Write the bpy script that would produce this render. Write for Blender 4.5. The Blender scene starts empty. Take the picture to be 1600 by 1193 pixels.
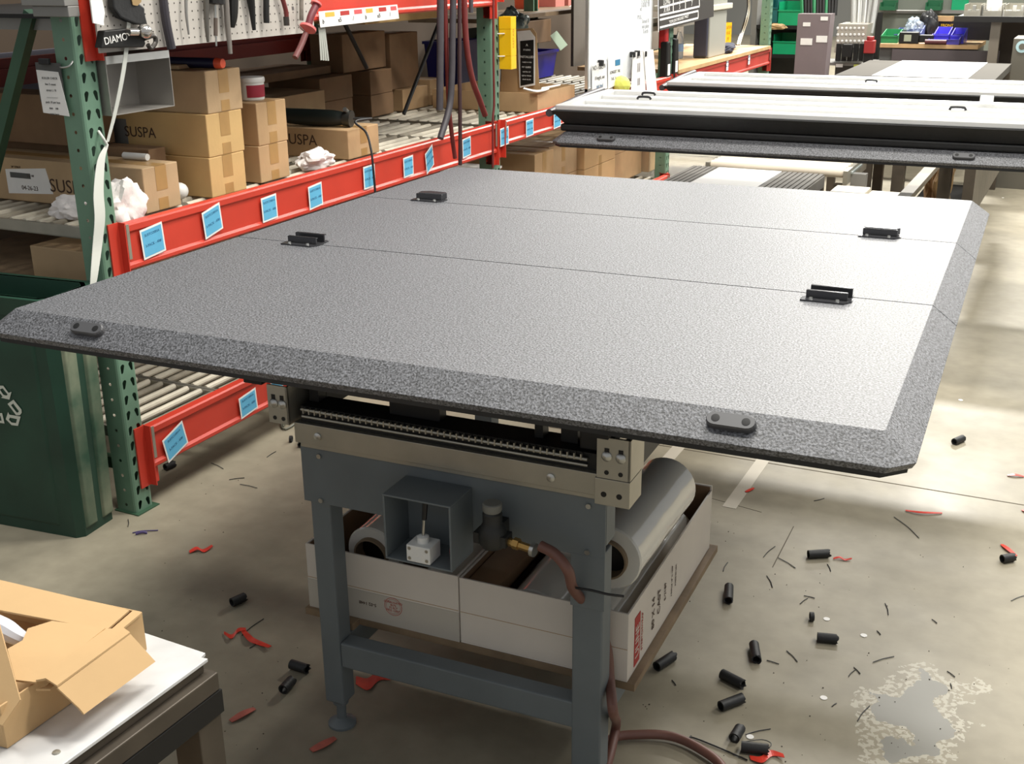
import bpy, bmesh, math, random
from mathutils import Vector, Matrix
random.seed(7)
C = bpy.context.scene.collection
SC = bpy.context.scene
PI = math.pi

# ------------------------------------------------------------------ camera
CAM_H = 1.6479; FPX = 1827.7; YAW = 0.4625; PITCH = 0.3472; ROLL = -0.0115
_f = Vector((-math.sin(YAW)*math.cos(PITCH), math.cos(YAW)*math.cos(PITCH), -math.sin(PITCH)))
_r0 = Vector((math.cos(YAW), math.sin(YAW), 0)); _u0 = _r0.cross(_f)
_r = _r0*math.cos(ROLL)+_u0*math.sin(ROLL); _u = -_r0*math.sin(ROLL)+_u0*math.cos(ROLL)
cd = bpy.data.cameras.new('camera'); cam = bpy.data.objects.new('camera', cd); C.objects.link(cam)
cd.sensor_width = 36; cd.sensor_fit = 'HORIZONTAL'; cd.lens = FPX/1600*36; cd.clip_start = .05; cd.clip_end = 100
M = Matrix((( _r.x, _u.x, -_f.x, 0), (_r.y, _u.y, -_f.y, 0), (_r.z, _u.z, -_f.z, CAM_H), (0, 0, 0, 1)))
cam.matrix_world = M
SC.camera = cam

# ------------------------------------------------------------------ light and exposure
w = bpy.data.worlds.new('hall_ambience'); SC.world = w; w.use_nodes = True
bg = w.node_tree.nodes['Background']; bg.inputs[0].default_value = (.96, .98, 1.0, 1); bg.inputs[1].default_value = .27
def area(name, loc, sx, sy, e, col=(1, .97, .90), rot=(0, 0, 0)):
    l = bpy.data.lights.new(name, 'AREA'); l.shape = 'RECTANGLE'; l.size = sx; l.size_y = sy; l.energy = e; l.color = col
    o = bpy.data.objects.new(name, l); C.objects.link(o); o.location = loc; o.rotation_euler = rot
    return o
# rows of linear ceiling lamps over the aisle
for (x, y, e) in ((-1.0, 1.9, 56), (1.8, 2.2, 60), (-0.5, 3.7, 90), (1.9, 5.4, 85), (-1.0, 8.6, 120), (2.2, 8.8, 100), (-1.5, 12.4, 560), (1.6, 12.6, 150), (-2.0, 17.0, 300), (-5.6, 14.0, 320), (-6.4, 20.0, 160), (-2.4, 23.0, 100)):
    area('ceiling_lamp', (x, y, 4.6), 1.3, .35, e, rot=(0, 0, 0))
SC.view_settings.view_transform = 'Standard'; SC.view_settings.look = 'None'
SC.view_settings.exposure = 0.68; SC.view_settings.gamma = 1; SC.view_settings.use_curve_mapping = False

# ------------------------------------------------------------------ rays from the camera, to measure where things stand
def ray(px, py): return _f*FPX + _r*(px-800) - _u*(py-596.5)
class Frame:
    def __init__(s, O=(0, 0, 0), phi=0): s.O = Vector(O); s.phi = phi; s.R = Matrix.Rotation(-phi, 3, 'Z')
    def at(s, px, py, x=None, y=None, z=None):
        o = s.R @ (Vector((0, 0, CAM_H))-s.O); d = s.R @ ray(px, py)
        if x is not None: t = (x-o.x)/d.x
        elif y is not None: t = (y-o.y)/d.y
        else: t = (z-o.z)/d.z
        return o+d*t
    def world(s, p): return s.O + s.R.transposed() @ Vector(p)
W = Frame(); at = W.at

# ------------------------------------------------------------------ materials
def rgb(r, g, b):
    f = lambda c: (c/255/12.92 if c/255 <= .04045 else ((c/255+.055)/1.055)**2.4)
    return (f(r), f(g), f(b), 1)
MATS = {}
def mat(name, col, rough=.5, metal=0, var=0, vs=8, bump=0, bs=60, spec=.5, alpha=1, trans=0, coat=0, emis=None, dirt=None):
    if name in MATS: return MATS[name]
    m = bpy.data.materials.new(name); m.use_nodes = True; nt = m.node_tree; N = nt.nodes; L = nt.links; b = N['Principled BSDF']
    c = rgb(*col); b.inputs['Base Color'].default_value = c; b.inputs['Roughness'].default_value = rough
    b.inputs['Metallic'].default_value = metal; b.inputs['Specular IOR Level'].default_value = spec
    b.inputs['Alpha'].default_value = alpha; b.inputs['Transmission Weight'].default_value = trans; b.inputs['Coat Weight'].default_value = coat
    tc = N.new('ShaderNodeTexCoord')
    if var or dirt:
        n = N.new('ShaderNodeTexNoise'); n.inputs['Scale'].default_value = vs; n.inputs['Detail'].default_value = 6; L.new(tc.outputs['Object'], n.inputs['Vector'])
        r = N.new('ShaderNodeValToRGB'); L.new(n.outputs['Fac'], r.inputs[0])
        e = r.color_ramp.elements
        e[0].position = .32; e[1].position = .68
        if dirt: e[0].color = rgb(*dirt); e[1].color = c
        else:
            e[0].color = (c[0]*(1-var), c[1]*(1-var), c[2]*(1-var), 1); e[1].color = (min(1, c[0]*(1+var)), min(1, c[1]*(1+var)), min(1, c[2]*(1+var)), 1)
        L.new(r.outputs[0], b.inputs['Base Color'])
    if bump:
        n = N.new('ShaderNodeTexNoise'); n.inputs['Scale'].default_value = bs; n.inputs['Detail'].default_value = 3; L.new(tc.outputs['Object'], n.inputs['Vector'])
        q = N.new('ShaderNodeBump'); q.inputs['Strength'].default_value = bump; q.inputs['Distance'].default_value = .003
        L.new(n.outputs['Fac'], q.inputs['Height']); L.new(q.outputs[0], b.inputs['Normal'])
    MATS[name] = m; return m
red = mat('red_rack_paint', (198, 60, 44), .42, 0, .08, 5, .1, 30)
redd = mat('old_red_paint', (140, 44, 34), .5, 0, .15, 5)  # rack red toned down: the rear beams' shade is in this colour
green = mat('green_rack_paint', (102, 134, 113), .45, 0, .10, 6, .15, 25)
greend = mat('dark_green_rack_paint', (52, 84, 62), .5, 0, .10, 6)
card = mat('tan_cardboard', (184, 152, 112), .8, 0, .07, 9, .12, 80)
cardl = mat('yellow_cardboard', (198, 164, 110), .8, 0, .06, 9, .12, 80)
cardg = mat('pale_cardboard', (182, 154, 118), .82, 0, .07, 9, .12, 80)
cardb = mat('brown_cardboard', (132, 104, 76), .82, 0, .10, 9, .12, 80)  # brown board, with the deep shelf shade on rear cartons lowered into it
cardi = mat('bright_cardboard', (198, 164, 118), .8, 0, .04, 9, .08, 80)
tape = mat('packing_tape', (172, 136, 86), .35, 0, .05, 20)
ink = mat('dark_print', (70, 48, 34), .7)
black = mat('black_rubber', (26, 26, 27), .55, 0, .2, 30, .2, 120)
blackp = mat('black_plastic', (30, 30, 32), .38)
blackg = mat('black_powder_coat', (74, 74, 77), .2, .5)
steel = mat('bright_steel', (190, 190, 186), .3, .9, .06, 15)
zinc = mat('zinc_plate', (176, 172, 160), .42, .75, .08, 14)
alu = mat('brushed_aluminium', (225, 225, 222), .32, .85, .05, 10)
alul = mat('silver_anodised', (216, 216, 214), .38, .35, .04, 10)
roller = mat('cream_roller_sleeve', (206, 198, 180), .45, 0, .12, 12)
rollg = mat('worn_roller_sleeve', (150, 142, 126), .5, 0, .25, 12)
tsteel = mat('blue_grey_enamel', (104, 111, 114), .5, .05, .08, 7, .1, 40)
white = mat('white_plastic', (226, 226, 222), .45, 0, .03, 5)
wcard = mat('white_carton_board', (214, 206, 196), .65, 0, .04, 6, .05, 50)
paper = mat('white_paper', (232, 230, 226), .8, 0, .03, 20)
blueL = mat('sky_blue_label', (96, 176, 214), .55, 0, .05, 20)
blueD = mat('blue_print', (44, 100, 140), .7)
rag = mat('white_rag_cloth', (232, 226, 222), .9, 0, .05, 20, .5, 90)
yellow = mat('yellow_plastic', (240, 190, 20), .35, 0, .04, 10)
redp = mat('red_film', (214, 60, 44), .35, 0, .15, 40)
redfade = mat('faded_red_film', (176, 92, 78), .5, 0, .2, 40)
blue = mat('blue_plastic', (44, 40, 170), .35, 0, .1, 6)
bluev = mat('violet_blue_plastic', (82, 72, 205), .35, 0, .1, 6)
gbin = mat('green_bin_plastic', (10, 150, 100), .38, 0, .08, 6)
gbin2 = mat('grass_green_plastic', (40, 130, 80), .38, 0, .08, 6)
teal = mat('teal_plastic', (20, 92, 92), .45, 0, .1, 6)
cart = mat('dark_green_cart_plastic', (30, 64, 50), .5, 0, .25, 5, .1, 30, dirt=None)
cartw = mat('scuffed_green_plastic', (128, 134, 112), .6, 0, 0, 6, .1, 30, dirt=(46, 80, 62))
grey = mat('grey_steel_sheet', (140, 138, 134), .45, .4, .05, 5)
greyd = mat('dark_grey_panel', (84, 84, 82), .6, .1, .08, 5)
greyr = mat('grey_ribbed_rubber', (112, 109, 104), .8, 0, .08, 12, spec=.2)
tray_in = mat('tray_sheet_metal', (168, 164, 158), .38, .6, .06, 6)
mauve = mat('mauve_grey_panel', (122, 110, 112), .55, .1, .06, 5)
wood = mat('raw_plywood', (186, 152, 108), .6, 0, .15, 7, .1, 30)
woodd = mat('dirty_chipboard', (128, 108, 84), .75, 0, .2, 14, .2, 60)
maroon = mat('maroon_hose_rubber', (112, 44, 42), .45, 0, .12, 20)
darkhose = mat('dark_grey_hose_rubber', (66, 62, 66), .5, 0, .12, 20)
hoseb = mat('brown_air_hose', (112, 76, 66), .5, 0, .12, 12)
brass = mat('brass', (176, 140, 80), .35, .8)
core = mat('cardboard_core', (128, 110, 88), .8)
dark = mat('near_black_metal', (30, 29, 28), .5, .3)
browns = mat('grimy_brown_steel', (84, 76, 66), .5, .4, .2, 10)
boardw = mat('whiteboard_enamel', (232, 234, 236), .25)
pegm = mat('grey_pegboard', (186, 180, 172), .6, 0, .05, 8)
strapw = mat('pale_strap', (206, 208, 200), .6)
yellowp = mat('pale_yellow_note', (222, 226, 110), .8)
navy = mat('navy_rubber', (30, 30, 62), .5)
orange = mat('orange_plastic', (236, 96, 62), .4)
crimson = mat('crimson_label', (160, 40, 60), .5)
purple = mat('purple_tie', (74, 62, 110), .5)

def film_mat():      # clear stretch film wound on a core
    m = bpy.data.materials.new('stretch_film'); m.use_nodes = True; nt = m.node_tree; N = nt.nodes; L = nt.links; b = N['Principled BSDF']
    b.inputs['Base Color'].default_value = rgb(232, 230, 222); b.inputs['Roughness'].default_value = .12; b.inputs['Coat Weight'].default_value = .8
    b.inputs['Transmission Weight'].default_value = .18; b.inputs['Specular IOR Level'].default_value = .7
    tc = N.new('ShaderNodeTexCoord'); n = N.new('ShaderNodeTexNoise'); n.inputs['Scale'].default_value = 9; L.new(tc.outputs['Object'], n.inputs['Vector'])
    q = N.new('ShaderNodeBump'); q.inputs['Strength'].default_value = .35; q.inputs['Distance'].default_value = .01; L.new(n.outputs['Fac'], q.inputs['Height']); L.new(q.outputs[0], b.inputs['Normal'])
    return m
film = film_mat()
def clear_mat(name, col, alpha):
    m = bpy.data.materials.new(name); m.use_nodes = True; b = m.node_tree.nodes['Principled BSDF']
    b.inputs['Base Color'].default_value = rgb(*col); b.inputs['Roughness'].default_value = .12; b.inputs['Transmission Weight'].default_value = .7; b.inputs['Alpha'].default_value = alpha
    return m
clear = clear_mat('clear_bottle_plastic', (206, 216, 226), 1)
def coat_mat():      # sprayed, grainy bed-liner coating
    m = bpy.data.materials.new('grainy_black_coating'); m.use_nodes = True; nt = m.node_tree; N = nt.nodes; L = nt.links; b = N['Principled BSDF']
    tc = N.new('ShaderNodeTexCoord')
    n = N.new('ShaderNodeTexNoise'); n.inputs['Scale'].default_value = 260; n.inputs['Detail'].default_value = 3; n.inputs['Roughness'].default_value = .6; L.new(tc.outputs['Object'], n.inputs['Vector'])
    v = N.new('ShaderNodeTexVoronoi'); v.inputs['Scale'].default_value = 210; L.new(tc.outputs['Object'], v.inputs['Vector'])
    r = N.new('ShaderNodeValToRGB'); r.color_ramp.elements[0].position = .38; r.color_ramp.elements[1].position = .66
    r.color_ramp.elements[0].color = rgb(30, 30, 32); r.color_ramp.elements[1].color = rgb(124, 125, 130); L.new(n.outputs['Fac'], r.inputs[0]); L.new(r.outputs[0], b.inputs['Base Color'])
    q = N.new('ShaderNodeBump'); q.inputs['Strength'].default_value = .55; q.inputs['Distance'].default_value = .0018; L.new(n.outputs['Fac'], q.inputs['Height'])
    q2 = N.new('ShaderNodeBump'); q2.inputs['Strength'].default_value = .12; q2.inputs['Distance'].default_value = .002; L.new(v.outputs['Distance'], q2.inputs['Height']); L.new(q.outputs[0], q2.inputs['Normal']); L.new(q2.outputs[0], b.inputs['Normal'])
    b.inputs['Roughness'].default_value = .54; b.inputs['Specular IOR Level'].default_value = .95
    return m
coat = coat_mat()
def floor_mat():
    m = bpy.data.materials.new('sealed_concrete'); m.use_nodes = True; nt = m.node_tree; N = nt.nodes; L = nt.links; b = N['Principled BSDF']
    tc = N.new('ShaderNodeTexCoord')
    def noise(s, d=8): n = N.new('ShaderNodeTexNoise'); n.inputs['Scale'].default_value = s; n.inputs['Detail'].default_value = d; L.new(tc.outputs['Object'], n.inputs['Vector']); return n
    def ramp(src, p0, c0, p1, c1):
        r = N.new('ShaderNodeValToRGB'); e = r.color_ramp.elements; e[0].position = p0; e[0].color = c0; e[1].position = p1; e[1].color = c1; L.new(src, r.inputs[0]); return r
    a = ramp(noise(.9).outputs['Fac'], .3, rgb(134, 127, 110), .7, rgb(160, 152, 133))
    g = ramp(noise(14).outputs['Fac'], .3, (.86, .86, .86, 1), .7, (1.06, 1.06, 1.06, 1))
    mx = N.new('ShaderNodeMix'); mx.data_type = 'RGBA'; mx.blend_type = 'MULTIPLY'; mx.inputs[0].default_value = 1; L.new(a.outputs[0], mx.inputs[6]); L.new(g.outputs[0], mx.inputs[7])
    # worn patch where the sealer has flaked, on the aisle
    pc = PATCH
    sub = N.new('ShaderNodeVectorMath'); sub.operation = 'SUBTRACT'; L.new(tc.outputs['Object'], sub.inputs[0]); sub.inputs[1].default_value = pc
    sc = N.new('ShaderNodeVectorMath'); sc.operation = 'MULTIPLY'; L.new(sub.outputs[0], sc.inputs[0]); sc.inputs[1].default_value = (1/.15, 1/.24, 1)
    ln = N.new('ShaderNodeVectorMath'); ln.operation = 'LENGTH'; L.new(sc.outputs[0], ln.inputs[0])
    nn = noise(9, 8); ad = N.new('ShaderNodeMath'); ad.operation = 'MULTIPLY_ADD'; L.new(nn.outputs['Fac'], ad.inputs[0]); ad.inputs[1].default_value = 2.2; L.new(ln.outputs['Value'], ad.inputs[2])
    msk = ramp(ad.outputs[0], .0, (1, 1, 1, 1), .01, (0, 0, 0, 1)); msk.color_ramp.interpolation = 'CONSTANT'
    lt = N.new('ShaderNodeMath'); lt.operation = 'LESS_THAN'; L.new(ad.outputs[0], lt.inputs[0]); lt.inputs[1].default_value = 1.6
    N.remove(msk)
    m2 = N.new('ShaderNodeMix'); m2.data_type = 'RGBA'; L.new(lt.outputs[0], m2.inputs[0]); L.new(mx.outputs[2], m2.inputs[6]); m2.inputs[7].default_value = rgb(132, 130, 122)
    cmp = N.new('ShaderNodeMath'); cmp.operation = 'COMPARE'; L.new(ad.outputs[0], cmp.inputs[0]); cmp.inputs[1].default_value = 1.80; cmp.inputs[2].default_value = .20
    fl = N.new('ShaderNodeMath'); fl.operation = 'GREATER_THAN'; L.new(noise(70, 4).outputs['Fac'], fl.inputs[0]); fl.inputs[1].default_value = .50
    mu = N.new('ShaderNodeMath'); mu.operation = 'MULTIPLY'; L.new(cmp.outputs[0], mu.inputs[0]); L.new(fl.outputs[0], mu.inputs[1])
    m3 = N.new('ShaderNodeMix'); m3.data_type = 'RGBA'; L.new(mu.outputs[0], m3.inputs[0]); L.new(m2.outputs[2], m3.inputs[6]); m3.inputs[7].default_value = rgb(172, 166, 150)
    L.new(m3.outputs[2], b.inputs['Base Color'])
    rr = N.new('ShaderNodeMapRange'); L.new(noise(2.2).outputs['Fac'], rr.inputs[0]); rr.inputs[1].default_value = .3; rr.inputs[2].default_value = .7; rr.inputs[3].default_value = .36; rr.inputs[4].default_value = .52
    L.new(rr.outputs[0], b.inputs['Roughness']); b.inputs['Specular IOR Level'].default_value = .3
    q = N.new('ShaderNodeBump'); q.inputs['Strength'].default_value = .08; q.inputs['Distance'].default_value = .004; L.new(noise(30).outputs['Fac'], q.inputs['Height']); L.new(q.outputs[0], b.inputs['Normal'])
    return m

# ------------------------------------------------------------------ mesh helpers
def box(bm, a, b):
    x0, y0, z0 = [min(p, q) for p, q in zip(a, b)]; x1, y1, z1 = [max(p, q) for p, q in zip(a, b)]
    v = [bm.verts.new(p) for p in ((x0, y0, z0), (x1, y0, z0), (x1, y1, z0), (x0, y1, z0), (x0, y0, z1), (x1, y0, z1), (x1, y1, z1), (x0, y1, z1))]
    for f in ((3, 2, 1, 0), (4, 5, 6, 7), (0, 1, 5, 4), (1, 2, 6, 5), (2, 3, 7, 6), (3, 0, 4, 7)): bm.faces.new([v[i] for i in f])
    return v
def hexa(bm, p):       # eight corners: bottom loop, top loop
    v = [bm.verts.new(q) for q in p]
    for f in ((3, 2, 1, 0), (4, 5, 6, 7), (0, 1, 5, 4), (1, 2, 6, 5), (2, 3, 7, 6), (3, 0, 4, 7)): bm.faces.new([v[i] for i in f])
def ring(bm, c, ax, r, n, sq=1):
    ax = Vector(ax).normalized(); u = ax.orthogonal().normalized()
    if abs(ax.z) < .99: u = ax.cross(Vector((0, 0, 1))).normalized()
    v = ax.cross(u)
    return [bm.verts.new(Vector(c)+u*r*math.cos(2*PI*i/n)+v*r*sq*math.sin(2*PI*i/n)) for i in range(n)]
def bridge(bm, A, B):
    n = len(A)
    for i in range(n): bm.faces.new((A[i], A[(i+1) % n], B[(i+1) % n], B[i]))
def cyl(bm, a, b, r, n=12, r2=None, cap=True):
    a = Vector(a); b = Vector(b); A = ring(bm, a, b-a, r, n); B = ring(bm, b, b-a, r if r2 is None else r2, n); bridge(bm, A, B)
    if cap: bm.faces.new(A[::-1]); bm.faces.new(B)
def pipe(bm, a, b, r, ri, n=16):   # open pipe with wall
    a = Vector(a); b = Vector(b); d = b-a
    A = ring(bm, a, d, r, n); B = ring(bm, b, d, r, n); A2 = ring(bm, a, d, ri, n); B2 = ring(bm, b, d, ri, n)
    bridge(bm, A, B); bridge(bm, B, B2); bridge(bm, B2, A2); bridge(bm, A2, A)
def spline(pts, k=8):
    P = [Vector(p) for p in pts]; P = [P[0]*2-P[1]]+P+[P[-1]*2-P[-2]]; o = []
    for i in range(1, len(P)-2):
        for j in range(k):
            t = j/k; a, b, c, d = P[i-1:i+3]
            o.append(.5*((2*b)+(c-a)*t+(2*a-5*b+4*c-d)*t*t+(3*b-a-3*c+d)*t**3))
    o.append(P[-2]); return o
def tube(bm, pts, r, n=10, k=8, rs=None):
    P = spline(pts, k) if k else [Vector(p) for p in pts]; last = None; u = None
    for i, p in enumerate(P):
        d = (P[min(i+1, len(P)-1)]-P[max(i-1, 0)]).normalized()
        u = (u-d*u.dot(d)).normalized() if u else d.orthogonal().normalized()
        v = d.cross(u); rr = r if rs is None else rs(i/(len(P)-1))
        R_ = [bm.verts.new(p+u*rr*math.cos(2*PI*j/n)+v*rr*math.sin(2*PI*j/n)) for j in range(n)]
        if last: bridge(bm, last, R_)
        else: bm.faces.new(R_[::-1])
        last = R_
    bm.faces.new(last)
def ribbon(bm, pts, w, wd, th=.0015, k=6):  # flat strap following pts, width direction wd
    P = spline(pts, k) if k else [Vector(p) for p in pts]; wd = Vector(wd).normalized(); last = None
    for i, p in enumerate(P):
        d = (P[min(i+1, len(P)-1)]-P[max(i-1, 0)]).normalized(); nn = d.cross(wd).normalized()*th/2
        ww = w(i/(len(P)-1)) if callable(w) else w
        R_ = [bm.verts.new(p+q) for q in (wd*ww/2+nn, -wd*ww/2+nn, -wd*ww/2-nn, wd*ww/2-nn)]
        if last: bridge(bm, last, R_)
        else: bm.faces.new(R_[::-1])
        last = R_
    bm.faces.new(last)
def prism(bm, pts, f0, f1):     # polygon pts (2D) mapped by f0 / f1 to 3D end faces
    A = [bm.verts.new(f0(p)) for p in pts]; B = [bm.verts.new(f1(p)) for p in pts]
    bridge(bm, A, B); bm.faces.new(A[::-1]); bm.faces.new(B)
def lathe(bm, prof, c=(0, 0, 0), n=20, ax='z'):
    rs = []
    for r, h in prof:
        rr = []
        for i in range(n):
            a = 2*PI*i/n; p = (r*math.cos(a), r*math.sin(a), h)
            if ax == 'y': p = (p[0], h, p[1])
            if ax == 'x': p = (h, p[0], p[1])
            rr.append(bm.verts.new(Vector(c)+Vector(p)))
        if rs: bridge(bm, rs[-1], rr)
        rs.append(rr)
    if prof[0][0] > 1e-5: bm.faces.new(rs[0][::-1])
    if prof[-1][0] > 1e-5: bm.faces.new(rs[-1])
def B(): return bmesh.new()
def obj(name, bm, m, parent=None, bevel=0, smooth=False, solid=0, loc=None, rot=None, sub=0):
    me = bpy.data.meshes.new(name); bmesh.ops.recalc_face_normals(bm, faces=bm.faces[:]); bm.to_mesh(me); bm.free()
    for q in (m if isinstance(m, (list, tuple)) else [m]): me.materials.append(q)
    o = bpy.data.objects.new(name, me); C.objects.link(o)
    if parent: o.parent = parent
    if loc: o.location = loc
    if rot: o.rotation_euler = rot
    if solid: s = o.modifiers.new('thickness', 'SOLIDIFY'); s.thickness = solid; s.offset = -1
    if bevel: b = o.modifiers.new('bevel', 'BEVEL'); b.width = bevel; b.segments = 2; b.limit_method = 'ANGLE'; b.angle_limit = .6
    if sub: s = o.modifiers.new('sub', 'SUBSURF'); s.levels = s.render_levels = sub
    if smooth:
        for p in me.polygons: p.use_smooth = True
        if not sub:
            try: me.set_sharp_from_angle(angle=.6)
            except Exception: pass
    return o
def tag(o, label=None, cat=None, group=None, kind=None):
    if label: o['label'] = label
    if cat: o['category'] = cat
    if group: o['group'] = group
    if kind: o['kind'] = kind
    return o
def thing(name, label, cat, loc=(0, 0, 0), rz=0, group=None):
    o = bpy.data.objects.new(name, None); C.objects.link(o); o.empty_display_size = .05
    o.location = loc; o.rotation_euler = (0, 0, rz); return tag(o, label, cat, group)
def struct(name, bm, m, **k): return tag(obj(name, bm, m, **k), kind='structure')
def dup(root, loc, rz=None, label=None, group=None):
    def cp(o, par):
        c = o.copy(); C.objects.link(c)
        if par: c.parent = par
        for ch in list(o.children): cp(ch, c)
        return c
    r = cp(root, None); r.location = loc
    if rz is not None: r.rotation_euler = (0, 0, rz)
    if label: r['label'] = label
    if group: r['group'] = group
    return r
def text(name, s, size, origin, ux, uy, m, parent, ext=.0003, align='CENTER', sx=1):
    """letters laid on the plane through origin with reading direction ux and up direction uy (parent's frame)"""
    cu = bpy.data.curves.new(name, 'FONT'); cu.body = s; cu.size = size; cu.extrude = ext; cu.align_x = align; cu.align_y = 'CENTER'; cu.resolution_u = 3
    t = bpy.data.objects.new('t', cu); C.objects.link(t); dg = bpy.context.evaluated_depsgraph_get()
    me = bpy.data.meshes.new_from_object(t.evaluated_get(dg)); bpy.data.objects.remove(t)
    ux = Vector(ux).normalized(); uy = Vector(uy).normalized(); n = ux.cross(uy)
    me.transform(Matrix(((ux.x*sx, uy.x, n.x, origin[0]), (ux.y*sx, uy.y, n.y, origin[1]), (ux.z*sx, uy.z, n.z, origin[2]), (0, 0, 0, 1))))
    me.materials.clear(); me.materials.append(m)
    o = bpy.data.objects.new(name, me); C.objects.link(o); o.parent = parent; return o
def sheet(bm, o, ux, uy, w, h, th=.0008):   # thin board with corner o, spanning w along ux and h along uy
    o = Vector(o); ux = Vector(ux).normalized(); uy = Vector(uy).normalized(); n = ux.cross(uy)*th
    hexa(bm, [o, o+ux*w, o+ux*w+uy*h, o+uy*h, o+n, o+ux*w+n, o+ux*w+uy*h+n, o+uy*h+n])
# ------------------------------------------------------------------ the setting
PATCH = tuple(at(1430, 1120, z=0))
bm = B(); box(bm, (-15, -4, -.1), (7, 27, 0)); struct('floor', bm, floor_mat())
bm = B(); box(bm, (-14.2, -4, 0), (-14.0, 27, 5.2)); struct('wall_left', bm, mat('grey_wall_paint', (84, 82, 78), .8, 0, .05, 1))
bm = B(); box(bm, (-14.0, 26.5, 0), (7, 26.7, 5.2)); struct('wall_back', bm, mat('grey_back_wall', (112, 112, 108), .8, 0, .05, 1))
jm = mat('floor_joint_dark', (84, 76, 62), .9)
a = at(1230, 728, z=0); b = at(1595, 788, z=0)
for i, (p, q, wd) in enumerate(((a+(a-b)*1.2, b+(b-a)*2, .005), (at(1207, 886, z=0), at(1240, 822, z=0), .0025), (at(1100, 775, z=0), at(1190, 800, z=0), .002))):
    bm = B(); d = (q-p).normalized(); s = Vector((-d.y, d.x, 0))*wd/2
    hexa(bm, [p-s, q-s, q+s, p+s]+[v+Vector((0, 0, .0006)) for v in (p-s, q-s, q+s, p+s)]); struct('trim_%d' % (i+1), bm, jm)
# pale tape lines on the floor behind the lift table
tp = mat('pale_floor_tape', (186, 178, 162), .55, 0, .05, 12)
for i, (x, y0, y1) in enumerate(((-1.187, 3.2, 7.0), (-.885, 3.31, 7.0))):
    bm = B(); box(bm, (x-.022, y0, 0), (x+.022, y1, .001)); struct('trim_%d' % (i+4), bm, tp)

# ------------------------------------------------------------------ pallet rack
PX = -2.57; PW = .076; Z30 = .0276
def tear(r=.0080):
    pts = []
    for k in range(9): a = -PI/6+(PI*4/3)*k/8; pts.append((r*math.cos(a), .004+r*math.sin(a)))
    for k in range(5): a = PI+PI*k/4; pts.append((.0045*math.cos(a), -.0125+.0045*math.sin(a)))
    return pts
def rnd(r=.0052, n=12): return [(r*math.cos(2*PI*k/n+PI/12), r*math.sin(2*PI*k/n+PI/12)) for k in range(n)]
def cellface(bm, M3, u0, u1, v0, v1, hole, cu, cv):
    """rectangle with a hole; M3 maps (u,v) to 3D"""
    n = len(hole); H_ = [bm.verts.new(M3(cu+p[0], cv+p[1])) for p in hole]; O_ = []
    for p in hole:
        a = math.atan2(p[1], p[0]); c, s = math.cos(a), math.sin(a)
        t = min(((u1-cu)/c if c > 1e-6 else ((u0-cu)/c if c < -1e-6 else 9)), ((v1-cv)/s if s > 1e-6 else ((v0-cv)/s if s < -1e-6 else 9)))
        O_.append((cu+c*t, cv+s*t))
    OV = [bm.verts.new(M3(*p)) for p in O_]
    bridge(bm, OV, H_)
    def side(p): return 0 if abs(p[0]-u1) < 1e-6 else 1 if abs(p[1]-v1) < 1e-6 else 2 if abs(p[0]-u0) < 1e-6 else 3
    cor = {(0, 1): (u1, v1), (1, 2): (u0, v1), (2, 3): (u0, v0), (3, 0): (u1, v0)}
    for i in range(n):
        a, b = O_[i], O_[(i+1) % n]; s1, s2 = side(a), side(b)
        if s1 != s2 and (s1, s2) in cor: bm.faces.new((OV[i], bm.verts.new(M3(*cor[(s1, s2)])), OV[(i+1) % n]))
def build_post(parent, top=2.6, holes=True):
    """post in local coordinates: face with teardrop holes at x=0, spanning y 0..PW"""
    bm = B(); e = .008; th = .003; n = int(top/.0508)
    for k in range(n):
        z0 = .0022+.0508*k; z1 = z0+.0508; zc = Z30+.0508*k
        for s in (0, 1):
            u0 = e if s == 0 else PW/2; u1 = PW/2 if s == 0 else PW-e; hp = tear()
            tl = .0018 if s == 0 else -.0018; hp = [(p[0]+tl*(p[1]/.01), p[1]) for p in hp]
            cellface(bm, lambda u, v: (0, u, v), u0, u1, z0, z1, hp, u0+(u1-u0)*(.42 if s == 0 else .6), zc)
        cellface(bm, lambda u, v: (u, 0, v), -PW, -e, z0, z1, rnd(), -PW/2, zc)
    Z = .0022; T = Z+.0508*n
    for A_ in (((-e, 0), (-.0025, .0025)), ((-.0025, .0025), (0, e)), ((0, PW-e), (-.0025, PW-.0025)), ((-.0025, PW-.0025), (-e, PW)), ((-e, PW), (-PW, PW)), ((-PW, PW), (-PW, PW-.014)), ((-PW, 0), (-PW, .014))):
        (xa, ya), (xb, yb) = A_; bm.faces.new([bm.verts.new(p) for p in ((xa, ya, Z), (xb, yb, Z), (xb, yb, T), (xa, ya, T))])
    bmesh.ops.remove_doubles(bm, verts=bm.verts[:], dist=1e-5)
    o = obj('post', bm, green, parent); return o
DEPTH = 1.05
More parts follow.
